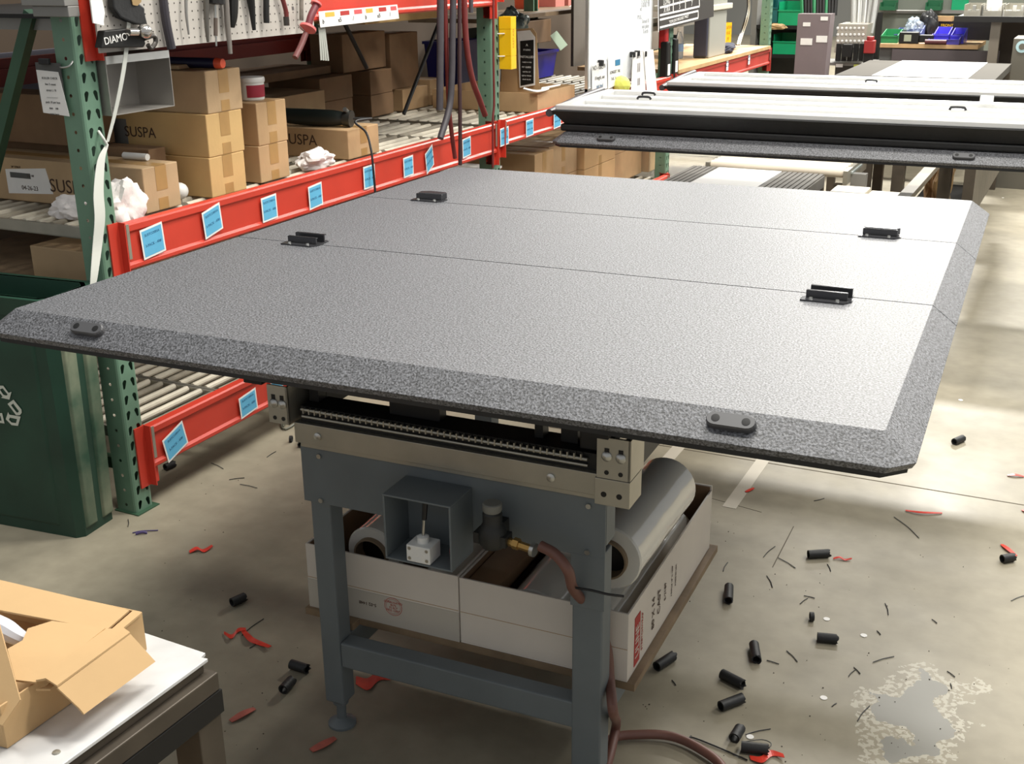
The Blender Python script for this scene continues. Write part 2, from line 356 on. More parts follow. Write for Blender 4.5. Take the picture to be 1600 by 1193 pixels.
def upright(y, label, first=None):
    r = thing('rack_upright', label, 'rack upright', (PX, y, 0))
    if first is None:
        build_post(r); p2 = build_post(r)
    else:
        for _ in range(2): q = first.copy(); C.objects.link(q); q.parent = r
        p2 = q
    p2.location = (-DEPTH+PW, 0, 0) if False else (-DEPTH, PW, 0); p2.rotation_euler = (0, 0, PI)
    for x in (0, -DEPTH-.0):
        bm = B(); box(bm, (x-.085 if x == 0 else x-.01, -.008, 0), (x+.016 if x == 0 else x+.085, PW+.012, .004)); obj('base_plate', bm, greend, r)
    for (x0, z0, x1, z1) in ((-.076, .15, -DEPTH, .15), (-.076, 2.2, -DEPTH, 1.66)):
        bm = B(); d = Vector((x1-x0, 0, z1-z0)).normalized(); s = Vector((-d.z, 0, d.x))*.019
        a = Vector((x0, .026, z0)); b = Vector((x1, .026, z1)); t = Vector((0, .024, 0))
        hexa(bm, [a-s, b-s, b-s+t, a-s+t, a+s, b+s, b+s+t, a+s+t]); obj('brace', bm, greend, r)
    return r
YS = [2.47, 4.984, 7.498, 10.012]
lb = ['green rack upright nearest the camera, with teardrop holes and pale strap', 'green rack upright behind the hanging hoses, yellow holder tied to it', 'green rack upright beside the whiteboard', 'green rack upright at the far end of the red rack beams']
u0 = upright(YS[0], lb[0]); post0 = [c for c in u0.children if c.name.startswith('post')][0]
for y, l in zip(YS[1:], lb[1:]): upright(y, l, post0)
# one more upright to the camera side, outside the frame, carries the near end of the left bay
def beam(y0, y1, ztop, h, label, x=PX, face=1, m=red, labels=(), lab_m=blueL):
    """step beam between two posts, connector plates at both ends; face=+1 looks to the aisle"""
    r = thing('shelf_beam', label, 'shelf beam', (x, y0, ztop-h)); L_ = y1-y0; f = face
    bm = B()
    prof = [(0, 0), (.0, h-.030), (.0, h-.004), (-.004, h), (-.022, h), (-.022, h-.034), (-.05, h-.034), (-.05, 0)]
    sec = [(.012, .004), (.015, .0), (.018, .006), (.018, h-.022), (.024, h-.014), (.024, h-.003), (.020, h), (-.012, h), (-.012, h-.035), (-.04, h-.035), (-.04, 0), (.012, 0)]
    sec = [(-.04, 0), (.016, 0), (.022, .006), (.022, .016), (.015, .024), (.015, h-.03), (.022, h-.022), (.022, h-.005), (.017, h), (-.012, h), (-.012, h-.035), (-.04, h-.035)]
    prism(bm, [(p[0]*f, p[1]) for p in sec], lambda p: (p[0], .004, p[1]), lambda p: (p[0], L_-.004, p[1]))
    obj('rail', bm, m, r)
    for yy, d in ((0, -1), (L_, 1)):
        bm = B(); ya, yb = yy, yy+d*.045
        box(bm, (f*.001, min(ya, yb), -.055), (f*.006, max(ya, yb), h+.008)); box(bm, (-.04*f, yy-.004 if d < 0 else yy, -.055), (f*.03, yy if d < 0 else yy+.004, h+.008))
        box(bm, (f*.006, yy-.0 if d < 0 else yy-.03, -.055), (f*.010, yy+.03 if d < 0 else yy, .0))
        c = obj('connector', bm, m, r)
        bm = B(); box(bm, (f*.022, yy+(.006 if d < 0 else -.018), .035), (f*.0255, yy+(.018 if d < 0 else -.006), h)); obj('locking_clip', bm, zinc, c)
    for (yc, w_, hh, tilt, zc) in labels:
        bm = B(); ux = Vector((0, math.cos(tilt[0]), math.sin(tilt[0]))); uy = Vector((0, -math.sin(tilt[1]), math.cos(tilt[1])))
        o_ = Vector((.0235*f if False else .0228, yc-y0, zc))-ux*w_/2-uy*hh/2
        n_ = Vector((.0012, 0, 0)); hexa(bm, [o_, o_+ux*w_, o_+ux*w_+uy*hh, o_+uy*hh]+[q+n_ for q in (o_, o_+ux*w_, o_+ux*w_+uy*hh, o_+uy*hh)])
        c = obj('shelf_label', bm, paper, r); tag(c, 'sky blue paper label with white border')
        bm = B(); o2 = o_+ux*.006+uy*.006+n_; hexa(bm, [o2, o2+ux*(w_-.012), o2+ux*(w_-.012)+uy*(hh-.012), o2+uy*(hh-.012)]+[q+Vector((.0004, 0, 0)) for q in (o2, o2+ux*(w_-.012), o2+ux*(w_-.012)+uy*(hh-.012), o2+uy*(hh-.012))])
        obj('print_field', bm, lab_m, c)
        cc = o_+ux*w_/2+Vector((.0018, 0, 0))
        text('printed_line', 'SUSTCO001A', .011, cc+uy*hh*.77, ux, uy, blueD, c); text('printed_line', '3-PACK - 60#', .012, cc+uy*hh*.42, ux, uy, blueD, c)
    return r
# label positions measured on the photo: centre px, width, height
def labs(lst, x, ztop, h):
    out = []
    for (px, py, w_, hh, ta, tb) in lst:
        p = at(px, py, x=x); out.append((p.y, w_, hh, (ta, tb), p.z-(ztop-h)))
    return out
XB = PX+.026
top1 = [(240, 376, .098, .092, .10, .06), (333, 345, .092, .088, .22, .08), (422, 325, .085, .085, .05, .02), (494, 306, .085, .085, .08, .02), (578, 276, .082, .088, .02, .0), (639, 260, .078, .082, .04, .0), (672, 249, .072, .088, .50, .12), (730, 230, .078, .085, .08, .0)]
beam(YS[0]+PW, YS[1], .918, .140, 'red shelf beam beside the big cover, blue labels along it', labels=labs(top1, XB, .918, .140))
top2 = [(789, 213, .090, .085, .03, .0), (828.5, 199.5, .085, .082, .03, .0), (871.5, 187, .09, .082, .05, .0)]
beam(YS[1]+PW, YS[2], .918, .115, 'red shelf beam running behind the second cover, three blue labels on it', labels=labs(top2, XB, .918, .115))
low1 = [(275, 690, .105, .085, .34, .20), (389, 630, .095, .078, .12, .06), (434, 607, .07, .085, .1, .0)]
beam(YS[0]+PW, YS[1], .272, .14, 'low red shelf beam just above the floor, tilted blue label near its end', labels=labs(low1, XB, .272, .14))
top3 = [(1137, 102, .05, .075, 0, 0), (1171, 93, .05, .075, 0, 0)]
beam(YS[2]+PW, YS[3], .918, .125, 'far red shelf beam with a wooden top, two small white labels', m=mat('faded_red_paint', (186, 66, 58), .45), labels=labs(top3, XB, .918, .125), lab_m=paper)
beam(YS[1]+PW, YS[2], .272, .14, 'low red shelf beam of the second rack bay, below the labelled beam')
beam(YS[0]+PW, YS[1], 1.59, .145, 'upper red shelf beam carrying the grey pegboard')
beam(YS[1]+PW, YS[2], 1.66, .145, 'upper red shelf beam above the open flyer carton')
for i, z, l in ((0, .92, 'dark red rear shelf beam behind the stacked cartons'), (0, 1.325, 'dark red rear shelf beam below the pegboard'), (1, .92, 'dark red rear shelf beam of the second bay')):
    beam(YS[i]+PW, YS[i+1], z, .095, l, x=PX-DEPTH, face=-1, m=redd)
# lower-left flow bed of the near bay is seen left of the post
# ---- roller tracks: lanes of rollers that lie across the beams
def track_proto(w_, m=roller, n=16, name='roller_track'):
    r = thing(name, 'x', 'roller track')
    for s in (0, w_-.012):
        bm = B(); box(bm, (-DEPTH+.03, s, -.034), (-.028, s+.012, .002)); box(bm, (-DEPTH+.03, s-.004 if s else s, -.034), (-.028, s+.016 if not s else s+.012, -.031)); obj('rail', bm, zinc if m is roller else browns, r)
    for k in range(n):
        x = -.055-k*(DEPTH-.11)/n
        bm = B(); cyl(bm, (x, .013, -.005), (x, w_-.013, -.005), .0115, 10); obj('roller', bm, m if k % 4 else (rollg if m is roller else m), r, smooth=True)
    return r
def lanes(ya, n, w_, z, proto, labels, group):
    out = []
    for k in range(n):
        o = proto if (k == 0 and not proto.get('used')) else dup(proto, (0, 0, 0))
        o['used'] = 1; o.location = (PX, ya+k*(w_+.004), z); o['label'] = labels[k]; o['group'] = group; out.append(o)
    for o in out: pass
    return out
tr = track_proto(.405)
ordn = ['nearest the first upright', 'next to the first upright lane', 'under the two-high carton pair', 'under the printed carton with the grinder', 'second lane before the hanging hoses', 'below the hanging hoses']
L1 = lanes(YS[0]+PW+.005, 6, .405, .893, tr, ['cream roller track on the middle shelf, '+s for s in ordn], 'roller tracks on the middle shelf')
o2 = ['under the open flyer carton', 'beyond the open flyer carton', 'under the blue bin', 'behind the blue bin', 'in front of the whiteboard', 'below the whiteboard']
L2 = lanes(YS[1]+PW+.005, 6, .405, .893, tr, ['cream roller track in the second rack bay, '+s for s in o2], 'roller tracks in the second bay')
o3 = ['nearest the green cart', 'with the purple tape mark', 'where the cover edge starts hiding it', 'fourth from the green cart', 'fifth from the green cart', 'farthest from the green cart']
L3 = lanes(YS[0]+PW+.005, 6, .405, .245, tr, ['cream roller track on the lowest shelf, '+s for s in o3], 'roller tracks on the lowest shelf')
L4 = lanes(YS[1]+PW+.005, 6, .405, .245, tr, ['cream roller track on the lowest shelf of the second bay, '+s for s in ('first from the near side', 'second from the near side', 'third from the near side', 'fourth from the near side', 'fifth from the near side', 'farthest one')], 'roller tracks on the lowest shelf of the second bay')
for o in L1+L2+L3+L4:
    if 'used' in o: del o['used']
# upper decks, added to keep light off the shelves below
for i in (0, 1):
    z = 1.50 if i == 0 else 1.6
    r = thing('shelf_deck', ['dark steel deck above the middle shelf, over the stacked cartons', 'dark steel deck above the flyer carton'][i], 'shelf deck', (PX, YS[i]+PW, z))
    bm = B(); box(bm, (-DEPTH, .01, 0), (-.03, 2.42, .012)); obj('sheet', bm, dark, r)
    for k in range(5): bm = B(); box(bm, (-DEPTH, .05+.55*k, -.035), (-.03, .09+.55*k, -.0005)); obj('joist', bm, grey, r)
# ------------------------------------------------------------------ cartons
def carton(label, y0, y1, z0, z1, x1, dx, m=card, rz=0, words=None, wsize=.06, name='cardboard_box', cat='box', group=None, tape_end=True, wpos=.45, wz=.45, holes=False, flap=False):
    """closed carton; its end faces the aisle at x1, runs dx into the shelf"""
    w_, h = y1-y0, z1-z0; r = thing(name, label, cat, (x1, y0, z0), rz, group)
    bm = B(); box(bm, (-dx, 0, 0), (0, w_, h)); obj('body', bm, m, r, bevel=.003)
    if tape_end:
        bm = B(); box(bm, (.0, w_/2-.025, h*.45), (.0008, w_/2+.025, h-.001)); box(bm, (-dx+.01, w_/2-.025, h), (-.0, w_/2+.025, h+.0008)); obj('tape', bm, tape, r)
        bm = B(); box(bm, (.0, w_/2-.022, .003), (.0007, w_/2+.022, h*.28)); obj('tape', bm, tape, r)
    bm = B(); box(bm, (-dx+.004, w_/2-.001, h), (-.004, w_/2+.001, h+.0003)); obj('flap_seam', bm, ink, r)
    if words: text('printed_logo', words, wsize, (-dx*wpos, -.0006, h*wz), (1, 0, 0), (0, 0, 1), ink, r)
    return r
# ------------------------------------------------------------------ folding bed covers
def lug(parent, loc, tilt):   # rounded two-hole stop block lying on a bevel; tilt = (right, up) vectors
    ux, uy = tilt; ux = Vector(ux).normalized(); uy = Vector(uy).normalized(); n = ux.cross(uy)
    bm = B(); Lh, r, t = .026, .0135, .012; pts = []
    for k in range(9): a = -PI/2+PI*k/8; pts.append((Lh+r*math.cos(a), r*math.sin(a)))
    for k in range(9): a = PI/2+PI*k/8; pts.append((-Lh+r*math.cos(a), r*math.sin(a)))
    o = Vector(loc)
    f = lambda d, s=1: (lambda p: o+ux*p[0]*s+uy*p[1]*s+n*d)
    A = [bm.verts.new(f(0)(p)) for p in pts]; Bv = [bm.verts.new(f(t-.003)(p)) for p in pts]; Cv = [bm.verts.new(o+ux*p[0]*.96+uy*p[1]*.86+n*t) for p in pts]
    bridge(bm, A, Bv); bridge(bm, Bv, Cv); bm.faces.new(Cv); bm.faces.new(A[::-1])
    b = obj('stop_block', bm, mat('charcoal_plastic', (78, 78, 80), .4), parent)
    for s in (-1, 1):
        bm = B(); c = o+ux*s*.024+n*(t+.0002); lathe2(bm, c, n, [(.0068, 0), (.0068, .0004), (.004, .0006), (.0, .0007)]); obj('screw_recess', bm, mat('deep_black', (8, 8, 8), .6), b)
def lathe2(bm, c, n, prof, k=14):
    rs = []
    for r, h in prof:
        rr = ring(bm, Vector(c)+Vector(n)*h, n, max(r, 1e-5), k)
        if rs: bridge(bm, rs[-1], rr)
        rs.append(rr)
    bm.faces.new(rs[0][::-1])
def hinge(parent, x, y, z, w_=.115, open_=True):
    r = bpy.data.objects.new('hinge_latch', None); C.objects.link(r); r.parent = parent; r.location = (x, y, z); r.scale = (.80, .85, .85)
    pl = blackg
    bm = B(); pts = [(-.06, -.038), (.05, -.038), (.066, -.012), (.066, .012), (-.045, .012), (-.06, -.012)]
    prism(bm, pts, lambda p: (p[0], p[1], .0), lambda p: (p[0], p[1], .004)); obj('plate', bm, pl, r)
    bm = B(); box(bm, (-.05, -.014, .004), (.055, -.008, .022)); box(bm, (-.05, -.014, .019), (.055, -.002, .022)); obj('front_lip', bm, pl, r, bevel=.0015)
    if open_:
        bm = B(); box(bm, (-.045, .020, .004), (.062, .026, .026)); box(bm, (-.045, .020, .023), (.062, .034, .026)); box(bm, (-.045, .012, 0), (.062, .045, .004)); obj('rear_lip', bm, pl, r, bevel=.0015)
    else:
        bm = B(); prism(bm, [(-.045, -.005), (.05, -.005), (.06, .02), (.05, .034), (-.02, .038), (-.05, .02)], lambda p: (p[0], p[1], .004), lambda p: (p[0], p[1], .024)); obj('cap', bm, pl, r, bevel=.002)
    for s in (-.035, .032):
        bm = B(); cyl(bm, (s, -.026, .004), (s, -.026, .008), .006, 12, .0045); obj('screw', bm, steel, r, smooth=True)
# main cover: tri-fold, top at z=.98
CT = .98; CF = Frame((-1.955, 1.632, 0), .040)
def cpl(px, py, z=CT): return CF.at(px, py, z=z)
cv = thing('folding_bed_cover', 'large grainy black tri-fold truck bed cover lying open on the lift table', 'truck bed cover', CF.world((0, 0, CT-.058)), CF.phi)
cw = cpl(1385, 668).x; print('CW', cw); y1f, y2f = cpl(1300, 461).y, cpl(1300, 364).y; yb = cpl(1100, 286).y; y0f = cpl(700, 577).y
BEV = .050; BD = .038
def panel(parent, y0, y1, w_, front, back, lw, m=coat, h=.058, name='panel'):
    """panel body with bevelled sides; local z: 0 bottom .. h top"""
    bm = B(); nx = BEV
    f = BEV if front else 0; b = BEV if back else 0; zt = h; zb = h-BD; g = .004
    ya, yb_ = y0+(0 if front else g/2), y1-(0 if back else g/2)
    ch = .035
    sk = lambda y: lw*y
    top = [(sk(ya), ya), (w_, ya), (w_, yb_), (sk(yb_), yb_)]
    mid = [(sk(ya)-nx, ya-f), (w_+nx, ya-f), (w_+nx, yb_+b), (sk(yb_)-nx, yb_+b)]
    def corners(P, cut):
        o = []
        for i, p in enumerate(P):
            q0 = Vector(P[i-1]); q1 = Vector(P[(i+1) % 4]); p = Vector(p)
            if (i in (0, 1) and front) or (i in (2, 3) and back): o += [p+(q0-p).normalized()*cut, p+(q1-p).normalized()*cut]
            else: o += [p+(q0-p).normalized()*.001, p+(q1-p).normalized()*.001]
        return o
    T = [bm.verts.new((p.x, p.y, zt)) for p in corners(top, .004)]; Mv = [bm.verts.new((p.x, p.y, zb)) for p in corners(mid, ch)]
    bridge(bm, T, Mv); bm.faces.new(T)
    lo = corners([(p[0]+(.006 if p[0] < 0 else -.006), p[1]+(.006 if k < 2 and front else 0)) for k, p in enumerate(mid)], ch)
    V = [bm.verts.new((p.x, p.y, .008)) for p in lo]; bridge(bm, Mv, V); bm.faces.new(V[::-1])
    o = obj(name, bm, m, parent, bevel=.003)
    bm = B(); lo2 = [Vector((p.x, p.y)) for p in lo]
    A_ = [bm.verts.new((p.x+(.006 if p.x < w_/2 else -.006), p.y, .008)) for p in lo2]; B_ = [bm.verts.new((p.x+(.006 if p.x < w_/2 else -.006), p.y, .0)) for p in lo2]; bridge(bm, A_, B_); bm.faces.new(A_[::-1]); bm.faces.new(B_)
    obj('rubber_seal', bm, black, o)
    return o
p1 = panel(cv, y0f, y1f, cw, True, False, .04); p2 = panel(cv, y1f, y2f, cw, False, False, .04); p3 = panel(cv, y2f, yb, cw, False, True, .04)
for (px, py, op) in ((475, 380, True), (672, 312, False), (1291, 467, True), (1374, 368, False)):
    q = cpl(px, py); hinge(cv, q.x, q.y, .058, open_=op)
for (px, py) in ((153, 511), (1147, 656)):
    q = CF.at(px, py, z=CT-BD*.42); lug(cv, (q.x, y0f-BEV*.42, .058-BD*.42), ((1, 0, 0), (0, BEV, BD)))

# ------------------------------------------------------------------ lift table under the main cover
TF = Frame((-1.39, 1.822, 0), .036)
def T(px, py, **k): return TF.at(px, py, **k)
lt = thing('lift_table', 'blue-grey steel bench frame under the big cover, with silver rails on top', 'work table', TF.O, TF.phi)
pr = T(945, 772, y=0); rx = pr.x     # right edge of the frame
# legs
def leg(x0, x1, y0, y1, zb, zt, foot=True):
    bm = B(); box(bm, (x0, y0, zb), (x1, y1, zt)); l = obj('leg', bm, tsteel, lt, bevel=.004)
    if foot:
        cx, cy = (x0+x1)/2, (y0+y1)/2
        bm = B(); lathe(bm, [(.0, .0), (.032, .0), (.032, .006), (.02, .014), (.011, .018), (.011, zb-.012), (.018, zb-.012), (.018, zb), (0, zb)], (cx, cy, 0), 18); obj('levelling_foot', bm, tsteel, l, smooth=True)
LD = .80
leg(.0, .048, 0, .05, .07, .58); leg(rx-.064, rx, 0, .05, .07, .58); leg(.02, .07, LD-.05, LD, .07, .58); leg(.36, .41, LD-.05, LD, .07, .58)
zt = .70; zb_ = T(870, 850, y=0).z
bm = B(); box(bm, (-.012, -.004, .572), (rx+.004, -.0, zt)); box(bm, (-.012, -.004, zt-.004), (rx+.004, .03, zt)); box(bm, (rx-.066, -.0045, .46), (rx+.004, -.0005, .575)); obj('front_plate', bm, tsteel, lt, bevel=.001)
bm = B(); box(bm, (-.012, LD, .572), (rx+.004, LD+.004, zt)); obj('rear_plate', bm, tsteel, lt)
for x in (-.014, rx): bm = B(); box(bm, (x, .002, .60), (x+.004, .05, zt)); obj('side_plate', bm, tsteel, lt)
for (px, py) in ((499, 712), (502, 781), (920, 790), (918, 862)):
    q = T(px, py, y=-.005); bm = B(); cyl(bm, (q.x, -.004, q.z), (q.x, -.009, q.z), .0052, 12); obj('bolt', bm, steel, lt, smooth=True)
rz_ = .232
for y in (.002, LD-.045): bm = B(); box(bm, (.048, y, rz_-.062), (rx-.05, y+.043, rz_)); obj('cross_rail', bm, tsteel, lt, bevel=.004)
for x in (.003, rx-.047): bm = B(); box(bm, (x, .05, rz_-.062), (x+.043, LD-.05, rz_)); obj('side_rail', bm, tsteel, lt, bevel=.004)
bm = B(); box(bm, (.049, .0835, rz_+.001), (rx+.042, LD-.06, rz_+.018)); box(bm, (-.09, .075, rz_+.001), (.0, LD-.06, rz_+.018)); box(bm, (-.001, .056, rz_+.001), (.0495, LD-.06, rz_+.018)); obj('lower_shelf', bm, woodd, lt, bevel=.001)
# silver conveyor cross-members above the frame
bm = B(); box(bm, (-.012, -.02, .712), (rx+.055, .045, .756)); box(bm, (-.005, -.012, .700), (rx+.002, .03, .712)); obj('lower_rail', bm, zinc, lt, bevel=.001)
bm = B(); box(bm, (.0, -.008, .757), (rx+.0, .06, .79)); obj('dark_channel', bm, dark, lt)
bm = B(); tube(bm, [(.005, -.014, .785), (rx-.03, -.014, .779)], .0035, 8, 0)
for k in range(46): box(bm, (.01+k*.0135, -.018, .777), (.0128+k*.0135, -.010, .789))
obj('drive_chain', bm, zinc, lt)
bm = B(); tube(bm, [(.005, -.012, .769), (rx-.03, -.012, .766)], .003, 8, 0); obj('tie_rod', bm, zinc, lt)
for (pa, pb_) in (((486, 605), (500, 605)), ((612, 640), (690, 650)), ((838, 670), (851, 672)), ((879, 680), (905, 680))): xa, xb = T(*pa, y=.03).x, T(*pb_, y=.03).x; bm = B(); box(bm, (xa, .022, .7905), (xb, .05, .9185)); obj('spacer_block', bm, dark, lt)
bm = B(); box(bm, (T(905, 680, y=.0).x, -.0, .7905), (rx-.008, .05, .84)); obj('spacer_block', bm, dark, lt, bevel=.004)
# end brackets with slotted holes
def bracket(x0, x1, z0, z1, nm='end_bracket'):
    bm = B(); box(bm, (x0, -.03, z0), (x1, -.025, z1)); box(bm, (x1-.004, -.03, z0), (x1, .05, z1)); b = obj(nm, bm, zinc, lt)
    for s in (.3, .72):
        x = x0+(x1-x0)*s
        bm = B(); box(bm, (x-.0045, -.0308, z0+.045), (x+.0045, -.0302, z1-.02)); obj('slot', bm, dark, b)
        bm = B(); lathe2(bm, (x, -.0301, z0+.044), (0, -1, 0), [(.010, 0), (.010, .002), (.006, .005), (0, .006)]); obj('slot_bolt', bm, steel, b, smooth=True)
        bm = B(); lathe2(bm, (x, -.0301, z0+.012), (0, -1, 0), [(.0045, 0), (.0045, .0006), (0, .0006)]); obj('hole', bm, dark, b)
    return b
bracket(-.065, -.016, .752, .835)
bracket(rx-.006, rx+.058, .755, .835)
bm = B(); q = T(1030, 730, y=-.03); box(bm, (rx-.01, -.029, .700), (rx+.058, .04, .753)); e = obj('rail_end_block', bm, zinc, lt, bevel=.001)
for x in (rx+.008, rx+.038): bm = B(); lathe2(bm, (x, -.0291, .722), (0, -1, 0), [(.0055, 0), (.0055, .0006), (0, .0006)]); obj('hole', bm, dark, e)
for x in (.045, rx-.10): bm = B(); lathe2(bm, (x, -.0201, .733), (0, -1, 0), [(.0085, 0), (.0085, .003), (.004, .005), (0, .005)]); obj('rail_bolt', bm, steel, lt, smooth=True)
for (x0, x1) in ((.012, .024), (rx-.012, rx-.0)): bm = B(); box(bm, (x0, .052, .7905), (x1, LD, .9185)); obj('support_bar', bm, dark, lt)
for (x0, x1) in ((-.11, -.066), (rx-.03, rx+.02)): bm = B(); box(bm, (x0, -.045, .838), (x1, .10, .9185)); obj('foot_pad', bm, dark, lt)
bm = B()
for k in range(14): cyl(bm, (.03, .12+k*.068, .80), (rx-.03, .12+k*.068, .80), .0, 6) if False else None
bm.free()
for x in (-.03, rx+.02): bm = B(); box(bm, (x, .05, .75), (x+.03, .25, .80)); obj('side_channel', bm, dark, lt)

# pedal guard with air valve
g0 = T(597, 771, y=-.10); g1 = T(703, 786, y=-.10); gz0 = T(700, 893, y=-.10).z; gx0, gx1 = g0.x, g1.x; gz1 = g0.z
pg = thing('valve_guard', 'open-fronted steel guard box on the front of the bench frame', 'guard box', TF.world((gx0, -.10, gz0)), TF.phi)
gw, gh, gd = gx1-gx0, gz1-gz0, .094
bm = B(); t = .004
box(bm, (0, 0, 0), (gw, gd, t)); box(bm, (0, 0, gh-t), (gw, gd, gh)); box(bm, (0, 0, t), (t, gd, gh-t)); box(bm, (gw-t, 0, t), (gw, gd, gh-t)); box(bm, (t, gd-t, t), (gw-t, gd, gh-t)); obj('shell', bm, tsteel, pg, bevel=.0008)
va = thing('air_valve', 'small white air valve block with a black-handled lever inside the guard box', 'valve', TF.world((gx0+gw*.5, -.072, gz0+.005)), TF.phi)
bm = B(); box(bm, (-.026, -.028, 0), (.026, .018, .036)); vb = obj('body', bm, white, va, bevel=.002)
for x in (-.019, .019):
    for z in (.008, .029): bm = B(); lathe2(bm, (x, -.0281, z), (0, -1, 0), [(.0035, 0), (.0035, .0008), (0, .0008)]); obj('screw', bm, zinc, vb)
bm = B(); lathe(bm, [(.012, .036), (.012, .048), (.008, .05), (0, .05)], (0, -.005, 0), 16); obj('collar', bm, white, va, smooth=True)
bm = B(); cyl(bm, (0, -.005, .045), (.003, -.003, .088), .003, 10); obj('lever', bm, steel, va, smooth=True)
bm = B(); cyl(bm, (.003, -.003, .084), (.006, .0, .125), .005, 10, .006); obj('grip', bm, blackp, va, smooth=True)
bm = B(); lathe(bm, [(0, 0), (.011, 0), (.012, .01), (.009, .03), (0, .032)], (0, 0, 0), 12); q = obj('red_push_cap', bm, mat('dull_red_plastic', (150, 34, 28), .5)); q.location = TF.world((gx0+gw*.86, -.045, gz0+.005)); tag(q, 'small red plastic cap inside the guard box, right of the air valve', 'cap')
# regulator with pipe and hose
q = T(770, 845, y=-.055)
rg = thing('air_regulator', 'black air regulator with a grey knob beside the guard box', 'regulator', TF.world((q.x, -.055, q.z-.01)), TF.phi)
bm = B(); lathe(bm, [(0, 0), (.022, 0), (.028, .012), (.028, .032), (.022, .045), (.019, .05), (.019, .07), (.016, .074), (.0, .074)], (0, 0, 0), 18); box(bm, (-.034, -.016, .008), (.034, .016, .03)); box(bm, (-.012, .01, .005), (.012, .05, .04)); obj('body', bm, mat('grimy_black_casting', (44, 44, 42), .5, .2, .2, 30), rg, smooth=True)
bm = B(); lathe(bm, [(.0, .074), (.017, .074), (.019, .078), (.019, .09), (.017, .092), (0, .092)], (0, 0, 0), 18); obj('knob', bm, mat('dusty_grey_cap', (118, 118, 112), .6), rg, smooth=True)
bm = B(); cyl(bm, (.034, 0, .016), (.082, -.004, .012), .008, 6); cyl(bm, (.044, 0, .0155), (.056, -.001, .0145), .0115, 6); obj('brass_fitting', bm, brass, rg)
bm = B(); cyl(bm, (.083, -.004, .012), (.091, -.005, .0115), .0135, 14); obj('hose_clamp', bm, steel, rg, smooth=True)
hs = [T(844, 852, y=-.06), T(868, 866, y=-.065), T(888, 892, y=-.07), T(897, 922, y=-.035)]
hs2 = [T(930, 960, y=.067), T(948, 1012, y=.066), T(953, 1062, y=.05), T(958, 1112, y=.0)]
P = [TF.world(p) for p in hs]+[TF.world(p) for p in hs2]
P += [Vector((p.x, p.y, .014)) for p in (at(962, 1165, z=.014), at(950, 1205, z=.014), at(935, 1230, z=.014), at(925, 1190, z=.014), at(955, 1154, z=.014), at(1000, 1147, z=.014), at(1050, 1150, z=.014), at(1095, 1170, z=.014), at(1130, 1200, z=.014), at(1150, 1260, z=.014))]
P[-9].z = .042; P[-10].z = .07
bm = B(); tube(bm, P, .0105, 12, 8); tag(obj('air_hose', bm, hoseb, smooth=True), 'dull brown air hose dropping from the bench and looping on the floor', 'hose')
bm = B(); P = [TF.world(p) for p in (T(900, 918, y=-.055), T(925, 922, y=-.06), T(950, 928, y=-.055), T(974, 931, y=-.03))]; tube(bm, P, .0025, 8, 6); tag(obj('cable_tie', bm, black, smooth=True), 'black cable tie around the right bench leg', 'cable tie')

# ------------------------------------------------------------------ open white cartons of stretch film on the bench shelf
def tray(label, x0, x1, y0, y1, z0, h, inner=core, prints=None, torn=False):
    r = thing('open_carton', label, 'box', TF.world((x0, y0, z0)), TF.phi); a, b = x1-x0, y1-y0; t = .0045; bm = B()
    box(bm, (0, 0, 0), (a, b, t)); box(bm, (0, 0, t), (a, t, h)); box(bm, (0, b-t, t), (a, b, h+.012)); box(bm, (0, t, t), (t, b-t, h)); box(bm, (a-t, t, t), (a, b-t, h)); obj('carton_body', bm, wcard, r, bevel=.0008)
    bm = B(); box(bm, (t+.0005, t+.0005, t+.0005), (a-t-.0005, b-t-.0005, t+.001))
    for (p, q) in (((t+.0002, t+.0002, t), (a-t-.0002, t+.001, h-.003)), ((t+.0002, b-t-.001, t), (a-t-.0002, b-t-.0002, h+.009)), ((t+.0002, t, t), (t+.001, b-t, h-.003)), ((a-t-.001, t, t), (a-t-.0002, b-t, h-.003))): box(bm, p, q)
    obj('inner_kraft_lining', bm, cardb, r)
    bm = B(); box(bm, (.001, -.0008, h*.48), (a-.001, 0, h*.485)); obj('flap_edge', bm, tape, r)
    return r
sz = rz_+.0185
lx0, lx1 = T(478, 860, y=.075).x, T(712, 905, y=.075).x; hL = T(640, 888, y=.075).z-sz
t1 = tray('open white carton at the left of the bench shelf, red round stamp on its front', -.083, .0 if False else lx1, .085, .56, sz, hL)
bm = B(); box(bm, (.0, -.0012, .0), (lx1+.083, -.0004, hL*.45)); obj('clear_tape_band', bm, mat('clear_tape_on_white', (188, 182, 172), .25), t1)
sx_ = T(615, 947, y=.085).x+.083; szz = T(615, 947, y=.085).z-sz
bm = B()
for (ra, rb) in ((.021, .0225), (.0175, .0183)):
    A_ = ring(bm, (sx_, -.0016, szz), (0, -1, 0), rb, 28); B_ = ring(bm, (sx_, -.0016, szz), (0, -1, 0), ra, 28); bridge(bm, A_, B_)
stm = mat('faded_red_ink', (176, 96, 84), .8)
st = obj('round_stamp', bm, stm, t1); tag(st, 'faded red round stamp')
for k, s in enumerate(('CORRUGATED', 'BOX', '32 ECT', 'MFG. CERT.')): text('stamp_text', s, .007, (sx_, -.0016, szz+.010-.0068*k), (1, 0, 0), (0, 0, 1), stm, t1)
text('printed_code', '5-02 1448', .011, (T(575, 942, y=.085).x+.083, -.0016, T(575, 942, y=.085).z-sz), (-1, 0, 0), (0, 0, -1), ink, t1)
rx1 = T(985, 1003, y=.10).x
t2 = tray('open white carton at the right of the bench shelf, red block logo on its side', lx1+.003, rx1, .085, .72, sz, T(800, 920, y=.085).z-sz)
h2 = T(800, 920, y=.085).z-sz
aw, bw = rx1-lx1-.003, .635
